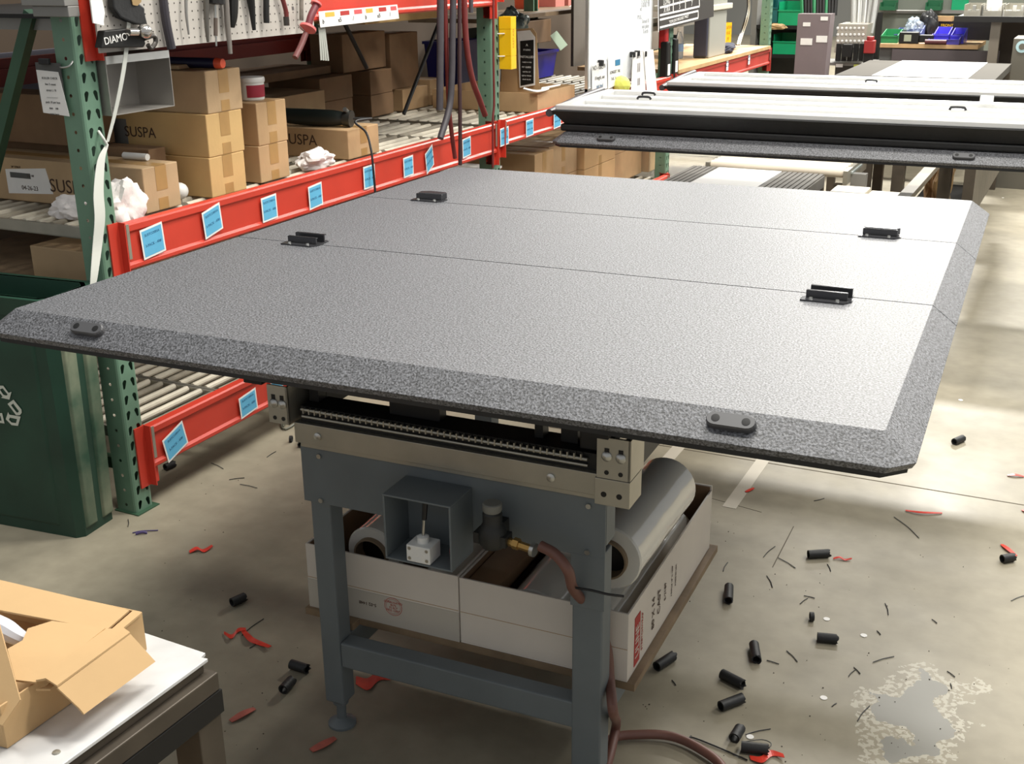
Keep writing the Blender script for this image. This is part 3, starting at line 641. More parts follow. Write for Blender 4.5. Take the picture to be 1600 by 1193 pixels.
bm = B(); box(bm, (aw+.0002, .04, .012), (aw+.0012, .075, h2*.80)); lg = obj('red_logo_block', bm, mat('brick_red_ink', (172, 52, 46), .7), t2)
def vtext(s, size, y, z, m_, nm='printed_line', sxx=1): text(nm, s, size, (aw+.0016, y, z), (0, 0, 1), (0, -1, 0), m_, t2, sx=sxx)
vtext('ULINE', .034, .0575, h2*.42, wcard, 'logo_letters', .85); vtext('STRETCHWRAP', .013, .088, h2*.45, stm)
vtext('80 X 14', .024, .165, h2*.45, ink); vtext('CAST', .026, .205, h2*.5, ink); vtext('S-2189', .016, .25, h2*.5, ink); vtext('4 ROLLS 18" X 1500\'', .009, .30, h2*.5, ink); vtext('MADE IN USA', .009, .33, h2*.5, ink)
# rolls
def roll(label, x, y, z, L_, R, tilt=0, yaw=0, ri=.038):
    r = thing('stretch_film_roll', label, 'film roll', TF.world((x, y, z)), TF.phi+yaw, 'rolls of stretch film'); r.rotation_euler.x = tilt
    bm = B(); pr = [(ri+.004, .0), (R-.003, .0), (R, .004)]+[(R-.0012*math.sin(k*1.1)**2, .004+(L_-.008)*k/9) for k in range(1, 9)]+[(R, L_-.004), (R-.003, L_), (ri+.004, L_)]
    rs = []
    for rr, h in pr:
        q_ = ring(bm, (0, h, 0), (0, 1, 0), rr, 32)
        if rs: bridge(bm, rs[-1], q_)
        rs.append(q_)
    obj('film', bm, film, r, smooth=True)
    bm = B(); pipe(bm, (0, -.012, 0), (0, L_+.012, 0), ri+.0042, ri, 28); obj('core', bm, core, r, smooth=True)
    bm = B(); cyl(bm, (0, .02, 0), (0, .024, 0), ri-.0005, 24); obj('dark_bore', bm, dark, r)
    return r
q = T(962, 868, y=.14)
roll('stretch film roll lying on top, its dark core facing the camera beside the bench leg', q.x-.012, .13, q.z-.003, .40, .070, tilt=-.02)
zt2 = sz+.0055
roll('stretch film roll in the right carton, against its printed side', aw+lx1-.078, .12, zt2+.070, .50, .070)
roll('stretch film roll in the right carton, behind the bench leg', aw+lx1-.078-.143, .12, zt2+.070, .48, .070)
roll('stretch film roll standing out of the left carton near the left bench leg', lx1-.25, .15, zt2+.125, .36, .066, tilt=.03)
roll('stretch film roll deep in the left carton, behind the valve guard', lx1-.08, .13, zt2+.064, .38, .060)
bm = B(); box(bm, (lx1+.012, .10, sz+h2-.045), (lx1+.085, .66, sz+h2-.015)); q = obj('kraft_divider', bm, cardb, bevel=.001); q.location = TF.O; q.rotation_euler.z = TF.phi; tag(q, 'brown kraft divider lying beside the rolls in the right carton', 'cardboard sheet')

# ------------------------------------------------------------------ near-left table with the die-cut carton
NZ = .65; NF = Frame(at(331.8, 1023, z=NZ), 0)
k1 = at(229.5, 989, z=NZ); k0 = at(331.8, 1023, z=NZ); NF.phi = math.atan2((k0-k1).y, (k0-k1).x); NF.R = Matrix.Rotation(-NF.phi, 3, 'Z'); NF.O = Vector((k0.x, k0.y, 0))
def Nn(px, py, **k): return NF.at(px, py, **k)
nt_ = thing('work_table', 'dark steel table with a scuffed white top at the lower left corner', 'table', NF.O, NF.phi)
TD = -.62; TL = -.95
bm = B(); pts = [(-.004, .0), (-.016, -.004), (-.02, .0), (TL, 0), (TL, TD), (0, TD), (0, -.008)]
pts = [(0, TD), (0, -.010), (-.012, -.012), (-.014, 0), (TL, 0), (TL, TD)]
prism(bm, pts, lambda p: (p[0], p[1], NZ-.006), lambda p: (p[0], p[1], NZ)); obj('table_top', bm, mat('scuffed_white_laminate', (226, 226, 226), .35, 0, 0, 5, dirt=(180, 178, 174)), nt_, bevel=.001)
bm = B(); box(bm, (TL, TD, NZ-.055), (.012, -.004, NZ-.024)); box(bm, (TL+.005, TD+.005, NZ-.024), (-.006, -.014, NZ-.0065)); obj('top_frame', bm, browns, nt_, bevel=.002)
bm = B(); box(bm, (-.012, TD, NZ-.095), (.014, -.002, NZ-.0555)); obj('side_apron', bm, dark, nt_)
for (x, y) in ((-.045, -.055), (-.045, TD), (TL, -.055), (TL, TD)):
    bm = B(); box(bm, (x, y, 0), (x+.055, y+.05, NZ-.0555)); obj('leg', bm, browns, nt_, bevel=.002)
bm = B(); box(bm, (TL, TD, .28), (-.05, -.06, .30)); obj('lower_shelf', bm, wood, nt_)
q = Nn(88, 1175, z=NZ); bm = B(); lathe(bm, [(0, NZ), (.006, NZ), (.005, NZ+.0015), (0, NZ+.002)], (q.x, q.y, 0), 12); obj('top_screw', bm, zinc, nt_)
# die-cut carton lying open on it
cz = NZ+.001
cl = cardi; A1 = Nn(240, 1025, z=NZ+.06)
bx = thing('die_cut_carton', 'tan die-cut carton with an open hanging flap on the white table', 'box', NF.O+Vector((0, 0, cz)), NF.phi)
c0 = Nn(228, 1010, z=NZ)           # far right foot of the tray
fr = Nn(12, 1170, z=NZ)            # near right foot
hX = .085
xr = (c0.x+fr.x)/2; yfar = Nn(228, 1010, x=xr).y; ynear = Nn(12, 1170, x=xr).y
far_top = Nn(222, 955, x=xr); hX = max(.05, far_top.z-cz); print('CARTON', c0, fr, xr, yfar, ynear, hX)
t = .003; XL = xr-.55
bm = B()
TR = Vector((far_top.x, far_top.y, 0)); NR = Vector((fr.x, fr.y, 0)); q_ = Nn(0, 908, z=cz+hX); dv = (Vector((q_.x, q_.y, 0))-TR).normalized(); ev = (NR-TR).normalized(); FL_ = TR+dv*.42; NL_ = NR+dv*.42
def wall(a, b, n, h0, h1): n = n.normalized()*t; hexa(bm, [a+Vector((0, 0, h0)), b+Vector((0, 0, h0)), b+n+Vector((0, 0, h0)), a+n+Vector((0, 0, h0)), a+Vector((0, 0, h1)), b+Vector((0, 0, h1)), b+n+Vector((0, 0, h1)), a+n+Vector((0, 0, h1))])
wall(TR, NR, dv, 0, hX); wall(TR+dv*t, FL_, ev, 0, hX); wall(NR+dv*t, NL_, -ev, 0, hX); hexa(bm, [TR+dv*t+ev*t, NR+dv*t-ev*t, NL_-ev*t, FL_+ev*t]+[p+Vector((0, 0, t)) for p in (TR+dv*t+ev*t, NR+dv*t-ev*t, NL_-ev*t, FL_+ev*t)])
obj('tray_body', bm, cl, bx, bevel=.0008)
def flapq(pts, nm, m=cl, th=.003, bs=None):
    bm = B(); P_ = [Vector(p) for p in pts]; N_ = len(P_); i1, i2 = bs or (N_//3, 2*N_//3); n = (P_[i1]-P_[0]).cross(P_[i2]-P_[0]).normalized()
    for p in P_: p.z = P_[0].z-(n.x*(p.x-P_[0].x)+n.y*(p.y-P_[0].y))/n.z if abs(n.z) > .15 else p.z
    n = n*th
    A_ = [bm.verts.new(p) for p in P_]; B_ = [bm.verts.new(p-n) for p in P_]; bridge(bm, A_, B_); bm.faces.new(A_); bm.faces.new(B_[::-1]); return obj(nm, bm, m, bx)
# rear roll-over strip (wide band at the far side)
def CP(px, py, z): p = Nn(px, py, z=cz+z); return (p.x, p.y, z)
flapq([CP(-40, 896, hX+.003), CP(-40, 945, hX+.003), CP(166, 984, hX+.003), CP(202, 953, hX+.003)], 'rear_band')
flapq([CP(222, 956, hX+.002), CP(208, 953, hX+.002), CP(70, 1068, hX+.002), CP(56, 1076, hX-.002), CP(78, 1074, hX)], 'side_roll')
# big inner flap lying over the tray, folding out over the right wall and down
fl = flapq([CP(82, 972, hX+.008), CP(165, 985, hX+.008), CP(57, 1068, hX+.006), CP(25, 1064, hX+.006), CP(12, 1016, hX+.006), CP(36, 1003, hX+.006), CP(44, 984, hX+.007)], 'inner_flap')
flapq([CP(165, 985, hX+.008), CP(193, 981, hX+.012), CP(204, 990, hX+.012), CP(90, 1074, hX+.012), CP(72, 1062, hX+.010), CP(57, 1068, hX+.006)], 'crease_strip')
flapq([CP(204, 990, hX+.012), CP(243, 1033, .035), CP(133, 1123, .030), CP(127, 1121, .031), CP(90, 1074, hX+.012)], 'hanging_flap', bs=(4, 1))
# near tall upright flap at the frame edge
flapq([CP(0, 975, hX+.075), CP(33, 1093, hX), CP(0, 1108, hX), CP(-60, 1090, hX), CP(-60, 960, hX+.075)], 'upright_flap')
bm = B(); tube(bm, [CP(-20, 975, .06), CP(8, 984, .065), CP(25, 993, .06), CP(40, 1000, .05)], .018, 10, 6, rs=lambda t_: .02*(1-.5*t_)); obj('plastic_bag', bm, mat('grey_white_film_bag', (214, 216, 222), .3), smooth=True)
q = bpy.data.objects['plastic_bag']; q.location = bx.location; q.rotation_euler.z = NF.phi; tag(q, 'crumpled white plastic bag inside the tan die-cut carton', 'bag')

# ------------------------------------------------------------------ green recycling cart
cx_, cy_ = at(128, 842, z=0).x, at(128, 842, z=0).y
kk = at(190, 801, z=0); print('CART', cx_, cy_, kk, at(0, 820, z=0))
GF = Frame((cx_, cy_, 0), 0); GF.phi = math.atan2(-(kk.x-cx_), kk.y-cy_); GF.R = Matrix.Rotation(-GF.phi, 3, 'Z')
gc = thing('recycling_cart', 'dark green scuffed recycling cart left of the first upright', 'recycling bin', GF.O, GF.phi)
H_ = .76; wbt, dbt = .52, .165; sp = .016
bm = B(); bot = [(-wbt, 0, 0), (0, 0, 0), (0, dbt, 0), (-wbt, dbt, 0)]; tp_ = [(-wbt-sp, -sp, H_), (sp, -sp, H_), (sp, dbt+sp, H_), (-wbt-sp, dbt+sp, H_)]
def ringv(k, ins=0): return [Vector(b)*(1-k)+Vector(t)*k+Vector((ins if b[0] < -.1 else -ins, ins if b[1] < .1 else -ins, 0)) for b, t in zip(bot, tp_)]
def loop(k, ins=0, c=.02):
    P_ = ringv(k, ins); o = []
    for i in range(4):
        p = P_[i]; o += [p+(P_[i-1]-p).normalized()*c, p+(P_[(i+1) % 4]-p).normalized()*c]
    return [bm.verts.new(v) for v in o]
Ls = [loop(0, 0, .02), loop(1, 0, .03), loop(1, .012, .025), loop(.03, .012, .018)]
for a_, b_ in zip(Ls, Ls[1:]): bridge(bm, a_, b_)
bm.faces.new(Ls[0][::-1]); bm.faces.new(Ls[-1]); obj('tub', bm, cart, gc)
bm = B(); L0 = loop(.93, -.012, .035); L1_ = loop(1.0, -.016, .035); L2_ = loop(1.0, .01, .03); bridge(bm, L0, L1_); bridge(bm, L1_, L2_); obj('rim', bm, cart, gc)
# raised ribs on the side turned to the bench
def side(u, k, off): b_ = Vector((0, u, 0)); t_ = Vector((sp, -sp+u*(dbt+2*sp)/dbt, H_)); return b_*(1-k)+t_*k+Vector((off, 0, 0))
for (ua, ub, k0_, k1_, m_) in ((.022, .078, .03, .90, cartw), (.098, .152, .03, .95, cartw)):
    bm = B(); hexa(bm, [side(ua, k0_, -.004), side(ub, k0_, -.004), side(ub, k1_, -.004), side(ua, k1_, -.004), side(ua+.008, k0_+.01, .008), side(ub-.008, k0_+.01, .008), side(ub-.008, k1_-.02, .008), side(ua+.008, k1_-.02, .008)]); obj('side_rib', bm, m_, gc, bevel=.003)
bm = B(); hexa(bm, [(-.45, .002, .03), (-.07, .002, .03), (-.05, .002-sp*.8, .64), (-.47, .002-sp*.8, .64), (-.45, -.006, .04), (-.08, -.006, .04), (-.06, -.006-sp*.78, .62), (-.46, -.006-sp*.78, .62)]); obj('front_panel', bm, cart, gc, bevel=.006)
# recycling arrows (triangle of outlined chasing arrows)
def FP(px, py): p = GF.at(px, py, y=-.034); return p
S1 = [(24, 626), (34, 640), (36, 638), (36.5, 640)]
def outline(ptspx, hole, nm='recycling_arrow'):
    bm = B(); th = -.0012
    def q_(p):
        v = GF.at(p[0], p[1], y=-.008-sp*.5); k_ = v.z/H_; return GF.at(p[0], p[1], y=-.008-sp*.98*k_)
    O_ = [q_(p) for p in ptspx]; Hh = [q_(p) for p in hole]; n = len(O_)
    A_ = [bm.verts.new(v) for v in O_]; B_ = [bm.verts.new(v) for v in Hh]; bridge(bm, A_, B_); return obj(nm, bm, mat('white_stencil', (206, 210, 198), .7), gc)
z8 = lambda L_: [(x/11.93, 580+y/11.93) for x, y in L_]
outline(z8([(250, 525), (400, 710), (405, 770), (370, 815), (300, 815), (140, 605)]), z8([(245, 598), (345, 730), (350, 745), (335, 765), (310, 765), (205, 628)]))
outline(z8([(150, 755), (175, 805), (385, 840), (335, 1015), (215, 1000), (108, 890)]), z8([(185, 860), (195, 862), (318, 888), (298, 962), (215, 950), (165, 900)]))
outline(z8([(-40, 265), (60, 265), (160, 400), (215, 380), (175, 525), (20, 490), (50, 470), (-60, 330)]), z8([(5, 330), (50, 315), (140, 425), (135, 440), (120, 450), (80, 440), (60, 430), (0, 340)]))
outline(z8([(-60, 780), (40, 775), (85, 970), (-60, 950)]), z8([(-60, 840), (10, 830), (30, 920), (-60, 910)]))
# ------------------------------------------------------------------ goods on the middle shelf
ZS = .901     # top of the rollers
XF = -2.66
def Y(px, py, x=XF): return at(px, py, x=x).y
# printed carton left, seen past the post
carton('printed tan carton behind the nearest upright, white shipping label on its side', 2.765, 2.925, ZS, ZS+.142, XF, .80, cardg, words=None)
bxA = [o for o in C.objects if o.get('label', '').startswith('printed tan carton behind')][0]
tA = lambda px, py: (lambda p: (p.x-XF, -.0008, p.z-ZS))(at(px, py, y=2.765))
text('printed_logo', 'SUSPA', .062, tA(108, 293), (1, 0, 0), (0, 0, 1), ink, bxA)
a = tA(8, 262); b = tA(84, 306); bm = B(); hexa(bm, [(a[0], -.0006, b[2]-.006), (b[0], -.0006, b[2]+.006), (b[0], 0, b[2]+.006), (a[0], 0, b[2]-.006), (a[0], -.0006, a[2]-.004), (b[0]-.02, -.0006, a[2]+.010), (b[0]-.02, 0, a[2]+.01), (a[0], 0, a[2]-.004)]); sl = obj('shipping_label', bm, paper, bxA)
for k, (s, z, x, sz_) in enumerate((('', 0, 0, 0), ('04-26-23', .018, .5, .026), ('Qty 100', .060, .55, .012), ('34" STRUT', .085, .25, .012))):
    if s: text('label_text', s, sz_*.8, (a[0]+(b[0]-a[0])*x, -.0012, b[2]+z), (1, 0, 0), (0, 0, 1), ink, bxA)
bm = B(); box(bm, (a[0]+.02, -.0012, a[2]-.030), (a[0]+(b[0]-a[0])*.55, -.0008, a[2]-.012)); obj('label_bar', bm, greyd, bxA)
# stack of three
lv = [1.034, 1.175, 1.316]
y0, y1 = 3.058, 3.245
XB3 = -2.64
carton('yellowish carton at the bottom of the three-high stack, crushed front edge', 3.056, 3.238, ZS, 1.034, XB3, .78, cardl)
carton('yellowish printed carton in the middle of the three-high stack', 3.060, 3.245, 1.0345, 1.175, XB3, .80, cardl)
bb = [o for o in C.objects if o.get('label', '').startswith('yellowish printed')][0]
p = at(219, 207, y=3.06); text('printed_logo', 'SUSPA', .05, (p.x-XB3, -.0008, p.z-1.0345), (1, 0, 0), (0, 0, 1), ink, bb)
a = at(168, 184, y=3.06); b = at(202, 230, y=3.06); bm = B(); box(bm, (a.x-XB3, -.0007, b.z-1.0345), (b.x-XB3, 0, a.z-1.0345)); obj('grey_label', bm, grey, bb)
carton('yellowish carton on top of the three-high stack, under the marker pen', 3.075, 3.255, 1.1755, 1.312, XB3, .62, cardg)
# two-high pair
carton('tan carton at the bottom of the two-high pair', 3.345, 3.515, ZS, 1.031, XF, .6, card)
carton('tan carton on top of the two-high pair, white tub on it', 3.350, 3.52, 1.0315, 1.180, XF, .6, card)
# carton with grinder
cD = carton('long tan printed carton carrying the black grinder', 3.905, 4.130, ZS, 1.016, XF, .62, card)
p = at(478, 219, y=3.905); text('printed_logo', 'SUSPA', .06, (p.x-XF-.03, -.0008, p.z-ZS), (1, 0, 0), (0, 0, 1), ink, cD)
# tub
q = at(397, 142, x=-2.72); tb = thing('plastic_tub', 'white round tub with crimson label on the two-high carton pair', 'tub', (-2.74, 3.435, 1.181))
bm = B(); lathe(bm, [(0, 0), (.040, 0), (.043, .004), (.045, .062), (0, .062)], n=28); obj('body', bm, white, tb, smooth=True)
bm = B(); lathe(bm, [(0, .0625), (.047, .0625), (.048, .066), (.048, .076), (.046, .08), (0, .08)], n=28); obj('lid', bm, white, tb, smooth=True)
bm = B(); rs = []
for z in (.012, .054):
    rs.append([bm.verts.new(((.0435+.0013*z/.05+.0008)*math.cos(a_), (.0435+.0013*z/.05+.0008)*math.sin(a_), z)) for a_ in [(-75+k*8)*PI/180 for k in range(17)]])
for i in range(16): bm.faces.new((rs[0][i], rs[0][i+1], rs[1][i+1], rs[1][i]))
obj('label_wrap', bm, crimson, tb, smooth=True)
# grinder on the carton
g = thing('angle_grinder', 'black power grinder lying on the long printed carton', 'power tool', (-2.86, 3.965, 1.051), PI*.06)
bm = B(); tube(bm, [(-.17, 0, .012), (-.10, 0, .004), (0, 0, 0), (.09, -.0, 0), (.13, 0, .0)], .033, 16, 6, rs=lambda t_: .025+.009*math.sin(t_*PI)); obj('housing', bm, mat('black_green_tool_shell', (30, 36, 34), .35), g, smooth=True)
bm = B(); cyl(bm, (.132, 0, 0), (.165, 0, -.002), .030, 12, .034); obj('gear_head', bm, mat('dull_gear_casting', (70, 70, 66), .4, .6), g, smooth=True)
bm = B(); cyl(bm, (.150, -.005, .026), (.150, -.03, .040), .009, 10); obj('spindle_lock', bm, steel, g, smooth=True)
bm = B(); cyl(bm, (-.165, 0, .012), (-.20, 0, .012), .012, 10, .008); obj('cord_guard', bm, black, g, smooth=True)
bm = B(); P = [(-2.68, 4.0, 1.045), (-2.62, 4.02, 1.052), at(555, 190, x=-2.6), at(572, 207, x=-2.57), at(580, 235, x=-2.535), at(583, 262, x=-2.525), at(586, 297, x=-2.525), at(588, 330, x=-2.52), (-2.52, 4.0, .35), (-2.48, 4.0, .02)]
P[0] = g.location+Vector((.17, .03, .0)); tube(bm, P, .0045, 10, 8); tag(obj('power_cable', bm, black, smooth=True), 'thin black cable hanging from the grinder over the red beam', 'cable')
# rags
def ragmesh(name, label, c, s, m=rag, seed=1, parent=None):
    random.seed(seed); bm = B(); bmesh.ops.create_icosphere(bm, subdivisions=4, radius=1)
    from mathutils import noise
    for v in bm.verts:
        p = v.co.copy(); n = noise.noise(p*1.2+Vector((seed, 0, 0)))*.35+abs(noise.noise(p*2.3+Vector((0, seed, 0))))*.30+noise.noise(p*5+Vector((0, 0, seed)))*.05
        v.co = p*(.72+n); v.co = Vector((v.co.x*s[0], v.co.y*s[1], max(v.co.z, -.55)*s[2]))
    zmin = min(v.co.z for v in bm.verts)
    for v in bm.verts: v.co.z -= zmin
    o = obj(name, bm, m, parent, smooth=True); o.location = c; return tag(o, label, 'rag') if label else o
ragmesh('white_rag', 'bundle of white rags between the two-high pair and the long carton', (-2.68, 3.70, ZS+.001), (.07, .115, .055), seed=14)
ragmesh('white_rag', 'white rag in front of the printed carton, right of the nearest upright', (-2.655, 2.67, ZS-.010), (.06, .085, .10), seed=5)
ragmesh('white_rag', 'flat white rag left of the nearest upright, on the grey rollers', (-2.87, 2.655, ZS-.006), (.10, .05, .048), seed=8)
bm = B(); bmesh.ops.create_icosphere(bm, subdivisions=3, radius=.028); o = obj('plastic_wrap_ball', bm, white, smooth=True); o.location = (-2.72, 2.99, ZS+.03); tag(o, 'small crumpled plastic ball beside the printed carton behind the upright', 'plastic scrap')
o = thing('cardboard_tube', 'small pale tube lying on the printed carton behind the upright', 'tube', (-2.80, 2.89, 1.056)); bm = B(); cyl(bm, (-.05, 0, .0), (.05, 0, .0), .011, 14); obj('tube_body', bm, white, o, smooth=True)
# pen/ marker on the tall stack
o = thing('marker_pen', 'dark blue foam tool handle with orange tip on the three-high stack', 'tool', (-2.69, 3.155, 1.332)); bm = B(); cyl(bm, (-.33, -.02, 0), (.035, .0, 0), .017, 16); obj('barrel', bm, navy, o, smooth=True)
bm = B(); cyl(bm, (.0355, .0, 0), (.062, .002, 0), .018, 16, .015); obj('tip', bm, orange, o, smooth=True)
o = carton('flat opened brown carton lying behind the dark blue tool handle', 3.09, 3.25, 1.3135, 1.328, -2.76, .42, cardg, tape_end=False)
# back row
def back(label, pa, pb, pc, x=-3.3, dx=.28, m=cardb, z0=None, **k):
    a_ = at(*pa, x=x); b_ = at(*pb, x=x); c_ = at(*pc, x=x)
    return carton(label, a_.y, b_.y, (c_.z if z0 is None else z0), (a_.z+b_.z)/2, x, dx, m, tape_end=False, **k)
hh = 1.016
Yb = [(4.64, 4.905, 'left'), (4.99, 5.262, 'second'), (5.345, 5.62, 'third')]
carton('brown carton, bottom of the rear stack left of the far green upright', 4.645, 4.905, ZS, 1.018, -3.3, .3, cardb, tape_end=False)
carton('brown carton, top of the rear stack left of the far green upright', 4.64, 4.91, 1.019, 1.128, -3.3, .3, cardb, tape_end=False)
carton('brown carton with a dark smudge, bottom of the second rear stack', 5.07, 5.28, ZS, 1.008, -3.3, .3, cardb, tape_end=False)
carton('brown carton with rounded edges, top of the second rear stack', 5.07, 5.275, 1.009, 1.125, -3.3, .3, cardb, tape_end=False)
carton('brown carton at the bottom of the third rear stack, beside the hanging hoses', 5.34, 5.60, ZS, 1.012, -3.28, .3, card, tape_end=False)
carton('narrow brown carton right of the third rear stack', 5.63, 5.78, ZS, 1.035, -3.28, .3, card, tape_end=False)
carton('tall brown carton standing on the third rear stack', 5.30, 5.58, 1.013, 1.29, -3.32, .3, cardb, tape_end=False)
q = at(505, 60, x=-3.35)
carton('large dark brown carton, high on the rear stacks', 4.90, 5.29, 1.131, 1.31, -3.34, .19, cardb, tape_end=False)
carton('wide open-topped carton behind the white tub', 4.02, 4.56, ZS, 1.09, -3.22, .35, cardg, tape_end=False)
carton('long flat grey-brown carton lying on the open-topped carton', 4.0, 4.88, 1.131, 1.168, -3.4, .3, greyr and cardb, tape_end=False)
carton('dark brown carton behind the two-high pair', 3.62, 3.98, ZS, 1.10, -3.2, .35, cardb, tape_end=False)
carton('dark brown carton stacked behind the three-high stack', 3.0, 3.5, ZS, 1.17, -3.45, .15, cardb, tape_end=False)
# left of the nearest upright: long brown cartons
carton('long brown carton left of the nearest upright, above the printed one', 2.90, 3.03, 1.07, 1.235, -3.02, .55, cardb, tape_end=False)
carton('long dark brown carton under the one left of the nearest upright', 2.95, 3.03, ZS, 1.068, -2.80, .8, cardb, tape_end=False)
carton('flat brown carton below the roller track, behind the green cart', 2.57, 2.93, .701, .812, -2.69, .29, cardg, tape_end=False)
bm = B(); box(bm, (-3.55, 2.56, .688), (-2.66, 3.4, .70)); tag(obj('shelf_board', bm, woodd), 'small board under the flat brown carton behind the green cart', 'shelf board')
# clipboard sheet hung on the upright
cb = thing('clipboard', 'grey clipboard with a white printed sheet hanging left of the nearest upright', 'clipboard', (PX-.13, YS[0]-.012, 0))
def cbp(px, py): p = at(px, py, y=YS[0]-.012); return p.x-(PX-.13), p.z
x0_, z1_ = cbp(59, 110); x1_, z0_ = cbp(104, 178)
bm = B(); hexa(bm, [(x0_+.0, -.002, z0_), (x1_+.012, -.002, z0_-.006), (x1_+.012, -.001, z0_-.006), (x0_, -.001, z0_), (x0_-.004, -.002, z1_+.002), (x1_-.008, -.002, z1_-.002), (x1_-.008, -.001, z1_-.002), (x0_-.004, -.001, z1_+.002)]); obj('sheet', bm, paper, cb)
bm = B(); box(bm, (x0_-.006, -.0005, z0_+.03), (x1_, .003, z1_+.022)); obj('board', bm, greyd, cb)
bm = B(); box(bm, ((x0_+x1_)/2-.025, -.012, z1_+.018), ((x0_+x1_)/2+.012, -.001, z1_+.034)); obj('clip', bm, black, cb, bevel=.002)
for k, s in enumerate(('ROLLER CHECK', 'line 2 count', 'struts L / R', '__________', 'pack 10 per box', 'date    init', 'initial here')):
    text('written_line', s, .0085, ((x0_+x1_)/2, -.0024, z1_-.02-.0165*k), (1, 0, 0), (0, 0, 1), greyd, cb)
bm = B(); tube(bm, [(PX-.062, YS[0]-.006, at(105, 103, y=YS[0]).z), (PX-.045, YS[0]-.014, at(105, 105, y=YS[0]).z), (PX-.018, YS[0]-.012, at(112, 103, y=YS[0]).z), (PX-.014, YS[0]+.002, at(112, 101, y=YS[0]).z+.01)], .0028, 8, 5); tag(obj('wire_hook', bm, steel, smooth=True), 'small bright wire hook in the side of the nearest upright', 'hook')
qa, qb, qc = at(52, 26, y=YS[0]-.045), at(108, 27, y=YS[0]-.045), at(38, 9, y=YS[0]-.045)
o = thing('steel_tray_box', 'grey steel box bolted high on the nearest upright at the top left', 'steel box', (qa.x, YS[0]-.045, qa.z))
bm = B(); box(bm, (0, 0, 0), (qb.x-qa.x, .04, qc.z-qa.z)); box(bm, (qc.x-qa.x, -.01, qc.z-qa.z), (qb.x-qa.x, .04, qc.z-qa.z+.08)); obj('shell', bm, grey, o, bevel=.002)
bm = B(); a = at(44, 20, y=2.58); b = at(0, 195, y=2.58); d = (b-a).normalized(); s = Vector((d.z, 0, -d.x))*.019; t_ = Vector((0, .03, 0)); hexa(bm, [a-s, b+d*.2-s, b+d*.2+s, a+s, a-s+t_, b+d*.2-s+t_, b+d*.2+s+t_, a+s+t_]); tag(obj('diagonal_brace', bm, greend), 'dark green diagonal brace at the top left frame edge', 'brace')
bm = B(); a = at(0, 60, x=-3.75); box(bm, (-3.80, 2.9, .9), (-3.77, 4.4, 1.33)); tag(obj('lilac_grey_sheet', bm, mat('lilac_grey_sheet', (112, 112, 124), .6)), 'lilac grey sheet standing behind the shelf at the left edge', 'sheet')
# sheet metal bin hanging under the pegboard
sb = thing('sheet_metal_bin', 'grey sheet metal bin with an open front hanging under the pegboard', 'metal bin', (-2.565, 2.552, 1.235))
bm = B(); y2_ = 2.815-2.552; hz = .165; t = .0025
box(bm, (-.12, 0, 0), (.02, y2_, t)); box(bm, (-.12, 0, hz-t), (.02, y2_, hz)); box(bm, (-.12, 0, t), (.02, t, hz-t)); box(bm, (-.12, y2_-t, t), (.02, y2_, hz-t)); box(bm, (-.12, t, t), (-.12+t, y2_-t, hz-t)); obj('shell', bm, tray_in, sb)
bm = B(); box(bm, (.0201, .002, hz-.022), (.0215, y2_-.002, hz)); obj('front_lip', bm, alu, sb)
# strap tied to the nearest upright
bm = B(); s = [at(204, -30, x=-2.50), at(201, 40, x=-2.51), at(193, 110, x=-2.52), at(180, 175, x=-2.54), at(168, 222, x=-2.55)]
ribbon(bm, s, lambda t_: .009+.006*math.sin(PI*t_)+.003, (0, 1, .2)); p_ = [at(167, 226, x=-2.552), at(158, 250, x=-2.545), at(154, 300, x=-2.535), at(156, 340, x=-2.53), at(152, 385, x=-2.53), at(147, 432, x=-2.52), at(143, 470, x=-2.52), at(140, 520, x=-2.52)]
ribbon(bm, p_, lambda t_: .006+.035*math.sin(PI*min(1, t_*1.15+.02))**.6, (0, 1, .05)); tag(obj('strap', bm, strapw, smooth=False), 'pale strap hanging down the face of the nearest upright', 'strap')
bm = B(); tube(bm, [at(154, 205, x=-2.568), at(160, 214, x=-2.55), at(167, 226, x=-2.548)], .004, 8, 4); tag(obj('wire_loop', bm, strapw, smooth=True), 'white wire hook holding the pale strap in a teardrop hole', 'hook')

# ------------------------------------------------------------------ pegboard with tools
XP = PX+.045
zb0 = at(158, 86, x=XP).z
pb = thing('pegboard', 'grey pegboard hanging in front of the upper red beam', 'pegboard', (XP, 2.59, 1.412))
yr = at(490, 30, x=XP).y-2.59
bm = B(); box(bm, (-.006, -.073, 0), (0, yr, .45)); obj('board', bm, pegm, pb)
bm = B()
for i in range(-2, int((yr+.02)/.0254)):
    for j in range(17):
        c = Vector((.0004, -.02+i*.0254+.0127, .02+j*.0254)); bm.faces.new(ring(bm, c, (1, 0, 0), .0028, 6))
obj('peg_holes', bm, mat('peg_hole_dark', (60, 56, 52), .9), pb)
def tool(nm, label, parts, cat='tool'):
    r = thing(nm, label, cat, (XP+.004, 0, 0))
    for (pn, pts, rad, m_) in parts:
        P = [at(px, py, x=XP+.02)-Vector((XP+.004, 0, 0)) for px, py in pts]
        bm = B(); tube(bm, P, rad if not callable(rad) else .01, 10, 5, rs=rad if callable(rad) else None); obj(pn, bm, m_, r, smooth=True)
    return r
dg = mat('dark_tool_grip', (52, 48, 54), .5)
tool('rubber_mallet', 'dark grey tool handle hanging beside the black cap on the pegboard', [('handle', [(252, -30), (259, 30), (268, 76)], .013, dg)])
tool('screwdriver', 'screwdriver with a black grip and bright tip on the pegboard', [('grip', [(336, -20), (336, 6)], .03, dark), ('shaft', [(336, 8), (337, 58)], .004, steel), ('sleeve', [(337, 28), (337, 56)], .0065, mat('bronze_sleeve', (90, 78, 70), .5)), ('tip', [(337.5, 57), (338, 72)], .003, steel)])
